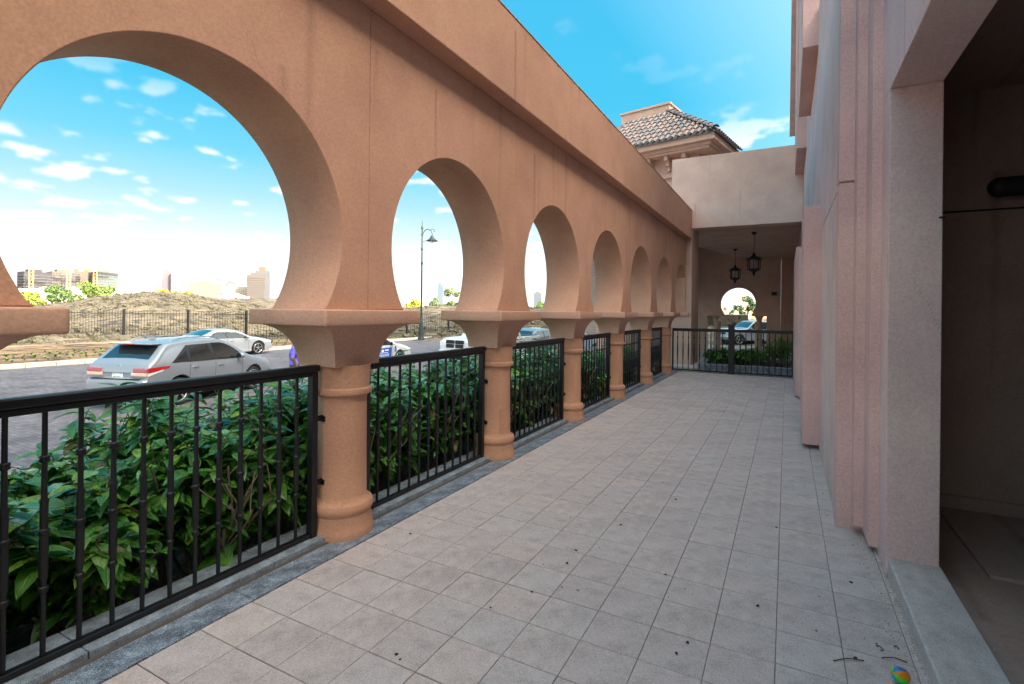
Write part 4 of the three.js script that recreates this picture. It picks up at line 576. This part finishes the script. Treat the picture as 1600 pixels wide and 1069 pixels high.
    mesh('light_bar', new RoundedBoxGeometry(.22, .1, 1.0, 2, .03).translate(-.2, 1.55, 0), std(.02, .06, .4, .2), g);
  } });
  const sv = { ...sedan, paint: M.pearl }, hood = (g, k) => nose(g, k, .70, 2.25);
  car({ ...sv, name: 'silver_sedan', label: 'pale silver sedan facing the arcade, seen over the third railing', at: [-13.4, -.8, 27.2], heading: 186, extra: hood });
  car({ ...sv, paint: M.white, name: 'white_sedan', label: 'white sedan parked across the street end, seen through the fourth railing', at: [-10.6, -.8, 28.6], heading: 97, extra: hood });
  const pick = { L: 5.6, W: 2.0, H: 1.88, wr: .40, xr: -1.75, xf: 1.85, clear: .36, crown: .03, tumble: .20, noseTaper: .10, tailTaper: .05, mirror: .95, top: [[-2.8, .9], [-2.78, 1.22], [-1.02, 1.22], [-1.0, 1.24], [-.86, 1.80], [-.4, 1.87], [.35, 1.86], [.62, 1.74], [1.1, 1.34], [1.3, 1.28], [2.5, 1.22], [2.72, 1.1], [2.78, .85], [2.8, .62]], belt: [[-2.8, 1.16], [0, 1.22], [2.8, 1.05]], windows: [[[-.72, 1.28], [-.02, 1.27], [-.05, 1.76], [-.66, 1.74]], [[.06, 1.27], [1.0, 1.27], [.56, 1.68], [.06, 1.76]]], windowTrim: [[-.8, 1.25], [1.1, 1.24], [.6, 1.76], [-.74, 1.80]], doors: [-.85, .02, 1.05], handles: [-.65, .2], rearGlass: null, windscreen: [.62, 1.1, .93] };
  const pf = (g, k) => { const b = (n, x0, x1, y0, y1, z0, z1, m, r = .015) => mesh(n, new RoundedBoxGeometry(x1 - x0, y1 - y0, z1 - z0, 2, r).translate((x0 + x1) / 2, (y0 + y1) / 2, (z0 + z1) / 2), m, g); for (const y of [.80, .99]) for (const s of [1, -1]) b('grille_opening', 2.72, 2.815, y, y + .16, s > 0 ? .04 : -.52, s > 0 ? .52 : -.04, M.trim, .03); b('bumper', 2.66, 2.86, .48, .70, -.94, .94, g.userData.label.includes('white') ? M.white : M.chrome, .05); for (const s of [1, -1]) { b('headlight', 2.60, 2.78, .84, 1.10, s > 0 ? .62 : -.93, s > 0 ? .93 : -.62, M.lens, .04); b('side_light', 2.42, 2.56, .86, 1.0, s > 0 ? .95 : -.985, s > 0 ? .985 : -.95, M.amber, .01); } b('bed_liner', -2.7, -1.1, 1.215, 1.26, -.8, .8, M.trim); };
  car({ ...pick, name: 'pickup_truck', category: 'pickup', label: 'white pickup with a crossbar grille facing the arcade, above the second railing', paint: M.white, at: [-12.75, -.8, 21.9], heading: 188, extra: pf });
  car({ ...pick, name: 'pickup_truck', category: 'pickup', label: 'blue-grey pickup standing outside, framed by the keyhole arch', paint: M.blue, at: [-2.35, -.8, 45.4], heading: 232, extra: pf });
}
console.log('cars');

// ------------------------------------------------------------------ person in the street
{
  const sd = (p, a, b, ra, rb) => { const ab = [b[0] - a[0], b[1] - a[1], b[2] - a[2]], ap = [p[0] - a[0], p[1] - a[1], p[2] - a[2]], t = clamp((ap[0] * ab[0] + ap[1] * ab[1] + ap[2] * ab[2]) / (ab[0] ** 2 + ab[1] ** 2 + ab[2] ** 2)), d = Math.hypot(ap[0] - ab[0] * t, ap[1] - ab[1] * t, ap[2] - ab[2] * t); return d - lerp(ra, rb, t); };
  const smin = (a, b, k) => { const h = clamp(.5 + .5 * (b - a) / k); return lerp(b, a, h) - k * h * (1 - h); };
  const B = [ // x right, y up, z back; bones with radii (standing, arms hanging and slightly bent)
    [[-.09, .93, 0], [-.10, .50, -.02], .085, .06], [[-.10, .50, -.02], [-.10, .09, .03], .058, .04], [[-.10, .06, .04], [-.11, .035, -.14], .042, .032], [[.09, .93, 0], [.10, .50, .03], .085, .06], [[.10, .50, .03], [.11, .09, .09], .058, .04], [[.11, .06, .10], [.12, .035, -.08], .042, .032],
    [[-.06, .95, 0], [.06, .95, 0], .125, .125], [[0, 1.0, 0], [0, 1.20, .01], .125, .135], [[-.07, 1.28, .01], [.07, 1.28, .01], .13, .13], [[-.15, 1.42, .01], [.15, 1.42, .01], .068, .068], [[0, 1.40, .01], [0, 1.56, -.01], .062, .052],
    [[-.19, 1.41, .01], [-.26, 1.13, .04], .055, .043], [[-.26, 1.13, .04], [-.23, .90, -.08], .04, .03], [[.19, 1.41, .01], [.25, 1.13, .03], .055, .043], [[.25, 1.13, .03], [.22, .90, -.09], .04, .03],
    [[0, 1.65, -.01], [0, 1.69, 0], .088, .092], [[0, 1.60, -.045], [0, 1.57, -.05], .055, .045], [[0, 1.645, -.098], [0, 1.625, -.112], .012, .014], [[-.09, 1.645, 0], [-.092, 1.625, 0], .018, .012], [[.09, 1.645, 0], [.092, 1.625, 0], .018, .012]];
  for (const s of [-1, 1]) { const w = [s * .23, .90, -.08], pm = [s * .222, .84, -.10]; B.push([w, pm, .03, .034]); for (let f = 0; f < 4; f++) { const z = -.13 + f * .021, l = [.06, .072, .068, .052][f]; B.push([[s * .22, .82, z], [s * .212, .82 - l * .6, z - .008], .0095, .009], [[s * .212, .82 - l * .6, z - .008], [s * .20, .82 - l, z - .012], .009, .008]); } B.push([[s * .225, .86, -.12], [s * .205, .82, -.155], .012, .009]); }
  const f = p => { let d = 9; for (const [a, b, ra, rb] of B) d = smin(d, sd(p, a, b, ra, rb), ra < .02 ? .008 : .045); return d; };
  const skin = lin(.16, .09, .06), shirt = lin(.16, .14, .62), trousers = lin(.04, .045, .07), shoe = lin(.02, .02, .02);
  const N = 96, mc = new MarchingCubes(N, new THREE.MeshStandardMaterial(), false, false, 400000), S = .95, fld = mc.field; mc.isolation = 0;
  for (let k = 0; k < N; k++) for (let j = 0; j < N; j++) for (let i = 0; i < N; i++) { const p = [(i - N / 2) / (N / 2) * S, (j - N / 2) / (N / 2) * S + .9, (k - N / 2) / (N / 2) * S]; fld[i + j * N + k * N * N] = (Math.abs(p[0]) > .42 || Math.abs(p[2]) > .32) ? -1 : -f(p); }
  mc.update(); const n = mc.count, pp = [], cc = []; for (let i = 0; i < n; i++) { const x = mc.positionArray[i * 3] * S, y = mc.positionArray[i * 3 + 1] * S + .9, z = mc.positionArray[i * 3 + 2] * S; pp.push(x, y, z); const arm = Math.abs(x) > .19 && y < 1.28, c = y < .075 ? shoe : y < .95 && !arm ? trousers : (y > 1.47 || (arm && y < 1.17)) ? skin : shirt; cc.push(c.r, c.g, c.b); }
  let bg = new THREE.BufferGeometry(); bg.setAttribute('position', new THREE.Float32BufferAttribute(pp, 3)); bg.setAttribute('color', new THREE.Float32BufferAttribute(cc, 3)); bg = mergeVertices(bg, 1e-4); bg.computeVertexNormals();
  const g = thing('person', 'person in a violet-blue short-sleeved shirt standing in the street, seen from behind', 'person'); mesh('body', bg, new THREE.MeshStandardMaterial({ vertexColors: true, roughness: .85 }), g);
  const hr = new THREE.SphereGeometry(.098, 20, 14, 0, Math.PI * 2, 0, Math.PI * .55); hr.rotateX(.45); hr.translate(0, 1.69, .012); mesh('hair', hr, std(.012, .01, .009, .8), g);
  g.position.set(-12.05, -.80, -9.75); g.rotation.y = -.75;
}

// ------------------------------------------------------------------ skyline, cranes, villas
function far(az, r, w, h, o) {
  const [X, Z] = pol(az, r), g = thing('tower_block', o.label, 'building', 'skyline buildings'), d = o.d ?? w * .8, fl = o.fl ?? 3.4, rr = rngOf(Math.round(az * 100) + 9), slabs = [], wins = [], base = -1;
  const dim = c => c.map(v => v * .19); mesh('wall', bx(-w / 2, w / 2, base, h, -d / 2, d / 2), std(...dim(o.c), .9), g);
  const nC = Math.max(2, Math.round(w / (o.bay ?? 3.2))), cw = w / nC, nF = Math.floor(h / fl);
  for (let f = 1; f < nF; f++) { if (o.slab) slabs.push(bx(-w / 2 - .7, w / 2 + .7, f * fl - .28, f * fl + .28, -d / 2 - .8, d / 2 + .8)); for (let c = 0; c < nC; c++) if (rr() < (o.fill ?? .9)) { const x = -w / 2 + c * cw, q = bx(x + cw * (1 - o.ww) / 2, x + cw * (1 + o.ww) / 2, f * fl + .6, f * fl + fl * .6 + .5, -d / 2 - .16, -d / 2 + .2); wins.push(q); } for (let c = 0; c < 4; c++) wins.push(bx(w / 2 - .2, w / 2 + .16, f * fl + .6, f * fl + fl * .6 + .5, -d / 2 + d * (c + .2) / 4, -d / 2 + d * (c + .8) / 4)); }
  if (wins.length) stuff(mesh('windows', merge(wins), std(...o.g.map(v => v * .45), .5), g)); if (slabs.length) stuff(mesh('balcony_slabs', merge(slabs), std(...dim(o.s ?? [.7, .68, .64]), .9), g));
  mesh('roof_plant', bx(-w * .28, w * .2, h, h + (o.cap ?? 3), -d * .25, d * .25), std(...dim(o.capc ?? o.c), .9), g); if (o.extra) o.extra(g, w, h, d);
  g.position.set(X, 0, -Z); g.rotation.y = -az * Math.PI / 180 + (o.turn ?? 0); return g;
}
{
  const wh = [.72, .71, .69], G = [.10, .13, .17];
  const strip = (x0, x1, c, n) => (g, w, h, d) => mesh(n, bx(w * x0, w * x1, 2, h * .97, -d / 2 - .6, -d / 2 + .1), std(...c.map(v => v * .4), .5), g);
  far(-71.04, 850, 26, 42, { c: [.20, .19, .23], g: [.05, .05, .07], s: [.62, .6, .6], slab: 1, ww: .7, label: 'dark unfinished tower block with pale floor slabs beside the first crane', turn: .3 });
  far(-69.27, 880, 28, 45, { c: [.48, .43, .38], g: [.08, .08, .09], slab: 1, ww: .7, label: 'beige unfinished tower block with open floors behind the second crane', turn: .25 });
  far(-68.03, 930, 19, 52, { c: [.46, .36, .26], g: [.14, .11, .10], ww: .45, bay: 2.4, label: 'tan tower block with close vertical windows and a yellow hoist', extra: strip(.36, .52, [.62, .36, .10], 'hoist_shaft') });
  far(-66.66, 870, 27, 46, { c: [.46, .45, .45], g: [.06, .17, .19], slab: 1, ww: .8, label: 'unfinished tower block with teal glazing above the broad green tree', turn: .2 });
  far(-65.47, 1000, 20, 38, { c: wh, g: [.5, .5, .52], ww: .5, label: 'pale low block to the right of the teal-glazed tower' });
  far(-62.73, 1000, 11, 46, { c: [.42, .46, .58], g: [.10, .16, .32], ww: .8, label: 'slim blue block in front of the stepped pink tower' });
  far(-62.07, 1010, 15, 56, { c: [.56, .46, .50], g: [.14, .14, .26], ww: .6, label: 'stepped pinkish tower left of the white and cyan tower', cap: 5 });
  far(-60.96, 1000, 27, 58, { c: [.40, .46, .52], g: [.20, .42, .50], ww: .35, label: 'white tower with a cyan glass stripe and two short masts', extra: (g, w, h, d) => { strip(-.24, -.04, [.16, .45, .55], 'glass_stripe')(g, w, h, d); mesh('mast', bx(-w * .36, -w * .34, h, h + 9, -.5, .5), std(.4, .4, .42), g); mesh('mast', bx(w * .05, w * .07, h, h + 6, -.5, .5), std(.4, .4, .42), g); } });
  far(-58.95, 820, 36, 34, { c: [.58, .52, .45], g: [.20, .16, .14], ww: .55, bay: 2.6, label: 'wide beige apartment block with rows of small windows' });
  far(-57.83, 1200, 10, 62, { c: [.66, .62, .62], g: [.08, .24, .55], ww: .96, label: 'thin tower with one tall blue glass face', extra: strip(-.42, .3, [.07, .25, .6], 'glass_face') });
  far(-56.88, 1150, 17, 52, { c: [.40, .42, .46], g: [.12, .16, .24], ww: .7, label: 'grey-blue block rising behind the long white block' });
  far(-56.41, 950, 35, 35, { c: wh, g: [.45, .40, .36], ww: .4, label: 'long white apartment block left of the brown tower' });
  far(-55.69, 1300, 13, 62, { c: [.66, .60, .58], g: [.30, .42, .42], ww: .6, label: 'pale distant tower peeping over the long white block' });
  far(-54.67, 900, 24, 53, { c: [.36, .31, .28], g: [.10, .09, .09], ww: .6, bay: 2.2, slab: 1, s: [.42, .37, .34], label: 'brown ribbed tower in front of the tallest tower' });
  far(-54.05, 1000, 23, 66, { c: [.34, .34, .37], g: [.10, .11, .14], ww: .6, bay: 2.4, cap: 7, capc: [.50, .34, .20], label: 'tallest tower on the skyline, grey with a tan crown' });
  far(-53.40, 1000, 10, 36, { c: wh, g: [.4, .42, .46], ww: .6, label: 'small white block right of the brown tower' });
  far(-63.7, 1600, 36, 38, { c: wh, g: [.6, .6, .62], ww: .5, label: 'very distant pale block between the two tower groups' });
  far(-39.74, 1200, 38, 36, { c: wh, g: [.4, .42, .45], ww: .5, label: 'low white blocks behind the street lamp' });
  far(-36.11, 900, 9, 45, { c: [.40, .47, .56], g: [.10, .20, .32], ww: .8, label: 'lone blue-grey tower seen through the second arch' });
  far(-35.5, 930, 10, 42, { c: [.62, .64, .66], g: [.3, .4, .46], ww: .5, label: 'pale tower joined to the lone blue-grey one' });
  far(-25.28, 1000, 15, 36, { c: [.40, .46, .52], g: [.12, .18, .26], ww: .7, label: 'small blue-grey tower seen through the third arch' });
  const crane = (az, r, h, jl, label, flip = 1) => { const [X, Z] = pol(az, r), g = thing('tower_crane', label, 'crane', 'cranes on the skyline'), m = std(.62, .33, .08, .7), lat = (n, len, w, vertical, off) => { const q = []; for (const a of [-1, 1]) for (const b of [-1, 1]) q.push(vertical ? bx(a * w - .45, a * w + .45, 0, len, b * w - .45, b * w + .45) : bx(Math.min(0, len), Math.max(0, len), off + a * w - .3, off + a * w + .3, b * w - .3, b * w + .3)); const k = Math.max(4, Math.round(Math.abs(len) / 4)); for (let i = 0; i < k; i++) { const t0 = len * i / k, t1 = len * (i + 1) / k, s = i % 2 ? 1 : -1; q.push(vertical ? cyl(-w * s, t0, -w, w * s, t1, -w, .2, .2, 4) : cyl(t0, off - w * s, -w, t1, off + w * s, -w, .16, .16, 4)); } return mesh(n, merge(q), m, g); };
    lat('mast', h, 1.7, true); lat('jib', jl * flip, .9, false, h - 4); lat('counter_jib', -16 * flip, .9, false, h - 4); mesh('counterweight', bx(Math.min(-16 * flip, -12 * flip), Math.max(-16 * flip, -12 * flip), h - 8, h - 4, -1.5, 1.5), std(.5, .48, .44), g); mesh('cab', bx(-1.5, 1.5, h - 7, h - 4, -2.6, -.5), wh && std(...wh), g); g.position.set(X, 0, -Z); g.rotation.y = -az * Math.PI / 180; return g; };
  crane(-71.25, 800, 53, 16, 'orange tower crane in front of the dark unfinished block', 1); crane(-68.95, 830, 58, 44, 'tallest orange tower crane, before the beige unfinished block', 1); crane(-67.2, 850, 53, 38, 'orange tower crane beside the teal-glazed block', 1); crane(-58.4, 900, 44, 26, 'small distant crane above the wide beige block', -1);
  const villa = (az, r, w, h, o) => { const [X, Z] = pol(az, r), g = thing('villa', o.label, 'house', 'villas beyond the sand'), d = w * .8; mesh('wall', bx(-w / 2, w / 2, -2, h, -d / 2, d / 2), std(...o.c, .95), g); mesh('parapet', bx(-w / 2 - .2, w / 2 + .2, h, h + .5, -d / 2 - .2, d / 2 + .2), std(...o.c, .95), g); if (o.roof) { const q = new THREE.ConeGeometry(w * .62, h * .32, 4); q.rotateY(Math.PI / 4); q.translate(0, h + .5 + h * .16, 0); mesh('roof', q, std(...o.roof, .9), g); } for (let i = 0; i < 3; i++) { const x = -w / 2 + w * (i + .5) / 3, f = mesh('window', bx(x - w * .06, x + w * .06, h * .45, h * .72, -d / 2 - .12, -d / 2 + .1), std(.12, .12, .14, .3), g); mesh('sill', bx(x - w * .075, x + w * .075, h * .42, h * .45, -d / 2 - .25, -d / 2 + .05), std(...o.c, .9), f); } g.position.set(X, 0, -Z); g.rotation.y = -az * Math.PI / 180; return g; };
  villa(-71.6, 230, 9, 6.6, { c: [.74, .71, .66], label: 'white villa wall at the dark crane tower foot' }); villa(-70.4, 240, 9, 6.0, { c: [.74, .70, .64], roof: [.5, .38, .28], label: 'white villa with a small tan roof behind the green bush' }); villa(-68.6, 260, 8, 6.6, { c: [.74, .68, .60], roof: [.52, .40, .30], label: 'cream villa between the two dark green trees' }); villa(-65.8, 400, 6, 12, { c: [.7, .66, .64], label: 'pinkish narrow villa right of the broad green tree' }); villa(-56.6, 300, 14, 6.8, { c: [.76, .72, .66], roof: [.66, .58, .5], label: 'white villa with a low roof below the long white block' });
  { const w = thing('boundary_wall', 'low sandy stone wall across the forecourt beyond the keyhole', 'wall'); mesh('wall', bx(-9, -3.6, -.9, 1.45, 60, 60.4, .03, 1), M.sand, w); mesh('coping', bx(-9.05, -3.55, 1.45, 1.55, 59.95, 60.45, .02, 1), M.concrete, w); rebase(w); }
  villa(-38.9, 150, 5, 3.6, { c: [.60, .46, .30], roof: [.42, .22, .14], label: 'small ochre villa beside the street lamp' });
  villa(-4.1, 220, 7, 6.6, { c: [.72, .60, .42], roof: [.45, .26, .18], label: 'cream house framed by the keyhole arch' }); villa(-2.3, 230, 7.5, 5.4, { c: [.62, .36, .22], label: 'orange-walled house right of the cream house beyond the keyhole' }); villa(-6.4, 240, 10, 5.6, { c: [.66, .50, .34], label: 'tan house left of the cream house beyond the keyhole' });
}
// ------------------------------------------------------------------ litter on the paving and the toy ball
{
  const r = rngOf(515), dark = std(.02, .018, .015, .9), brown = std(.09, .055, .03, .9), tan = std(.35, .26, .15, .9);
  const chip = s => { const g = new THREE.IcosahedronGeometry(s, 1), p = g.attributes.position, n = rngOf(Math.round(s * 1e5)); const seen = {}; for (let i = 0; i < p.count; i++) { const k = [p.getX(i), p.getY(i), p.getZ(i)].map(v => v.toFixed(5)).join(); const f = seen[k] ??= .65 + n() * .6; p.setXYZ(i, p.getX(i) * f * 1.3, p.getY(i) * f * .45, p.getZ(i) * f); } g.computeVertexNormals(); return g; };
  const A = [chip(.007), chip(.009), chip(.0055)];
  const spots = [[619, 1024, 2], [900, 861, 1], [886, 881, 1], [970, 821, 1], [1074, 1005, 2], [1057, 1022, 0], [1184, 948, 1], [1330, 911, 1], [1056, 781, 1], [641, 835, 1], [831, 926, 0], [903, 923, 3], [1337, 1030, 2], [1213, 825, 1], [1040, 899, 0]];
  const f = 803, yaw = .491, H = 1.714, place = (px, py) => { const x = px - 800 + (py - 485.1) * .0103, y = py - 485.1 - (px - 800) * .0103, t = H * f / y, a = x / f * t; return [a * Math.cos(yaw) - t * Math.sin(yaw), a * Math.sin(yaw) + t * Math.cos(yaw)]; };
  const lits = spots.map(([x, y, k]) => [...place(x, y), k]);
  const cap = 'dried bits on the paving';
  lits.forEach(([X, Z, k]) => { const o = mesh('dried_bud', A[k % 3], k === 3 ? tan : dark); o.scale.setScalar(k === 2 ? 1.5 : 1); o.position.set(X, .006, -Z); o.rotation.y = r() * 6; tag(o, 'small dark dried bud lying on the grey paving tiles', 'dried bud', cap); });
  const bits = []; for (let i = 0; i < 420; i++) { const Z = 1.2 + Math.pow(r(), .8) * 14, X = r() < .35 ? .62 - r() * r() * .5 : -2.7 + r() * 3.3, g = new THREE.TetrahedronGeometry(.003 + r() * r() * .006); g.scale(1.5, .6, 1); g.rotateY(r() * 6); g.translate(X, .003, -Z); bits.push(g); } stuff(mesh('floor_grit', merge(bits), dark), 'dark grit and crumbs scattered over the paving', 'grit');
  const dirt = []; for (let i = 0; i < 1800; i++) { const Z = 2.6 + r() * 2.2, a = r(), X = .60 - a * a * a * .15, g = new THREE.TetrahedronGeometry(.0014 + r() * r() * .004); g.scale(1.4, .5, 1); g.rotateY(r() * 6); g.translate(X, .002, -Z); dirt.push(g); } stuff(mesh('sandy_dirt', merge(dirt), std(.30, .235, .165, 1)), 'sandy dirt gathered along the foot of the raised threshold', 'dirt');
  for (const [x0, y0, x1, y1] of [[1302, 1034, 1350, 1034], [1369, 1011, 1381, 1018], [1397, 1012, 1405, 1016], [1378, 1029, 1418, 1037]]) { const [xa, za] = place(x0, y0), [xb, zb] = place(x1, y1), m = mesh('twig', new THREE.TubeGeometry(new THREE.CatmullRomCurve3([new THREE.Vector3(xa, .005, -za), new THREE.Vector3((xa + xb) / 2, .009, -(za + zb) / 2 - .012), new THREE.Vector3(xb, .005, -zb)]), 8, .0028, 5), brown); tag(m, 'thin dry twig on the paving near the toy ball', 'twig', 'twigs by the threshold'); }
  // small egg-shaped ball in coloured segments
  const g = thing('toy_ball', 'small oval toy ball with turquoise, green, orange and blue segments', 'ball'), cols = [[.02, .42, .48], [.12, .62, .02], [.72, .22, .02], [.01, .19, .55], [.12, .62, .02], [.70, .24, .02]];
  cols.forEach((c, i) => { const q = new THREE.SphereGeometry(.034, 10, 20, i * Math.PI / 3 + .02, Math.PI / 3 - .02); mesh('segment', q, std(...c, .45), g); }); mesh('core', new THREE.SphereGeometry(.0335, 20, 16), std(.03, .03, .03, .7), g);
  g.scale.set(1, 1.28, 1); g.rotation.set(.5, .4, .9); g.position.set(.482, .037, -2.965);
}
renderer.render(scene, camera);
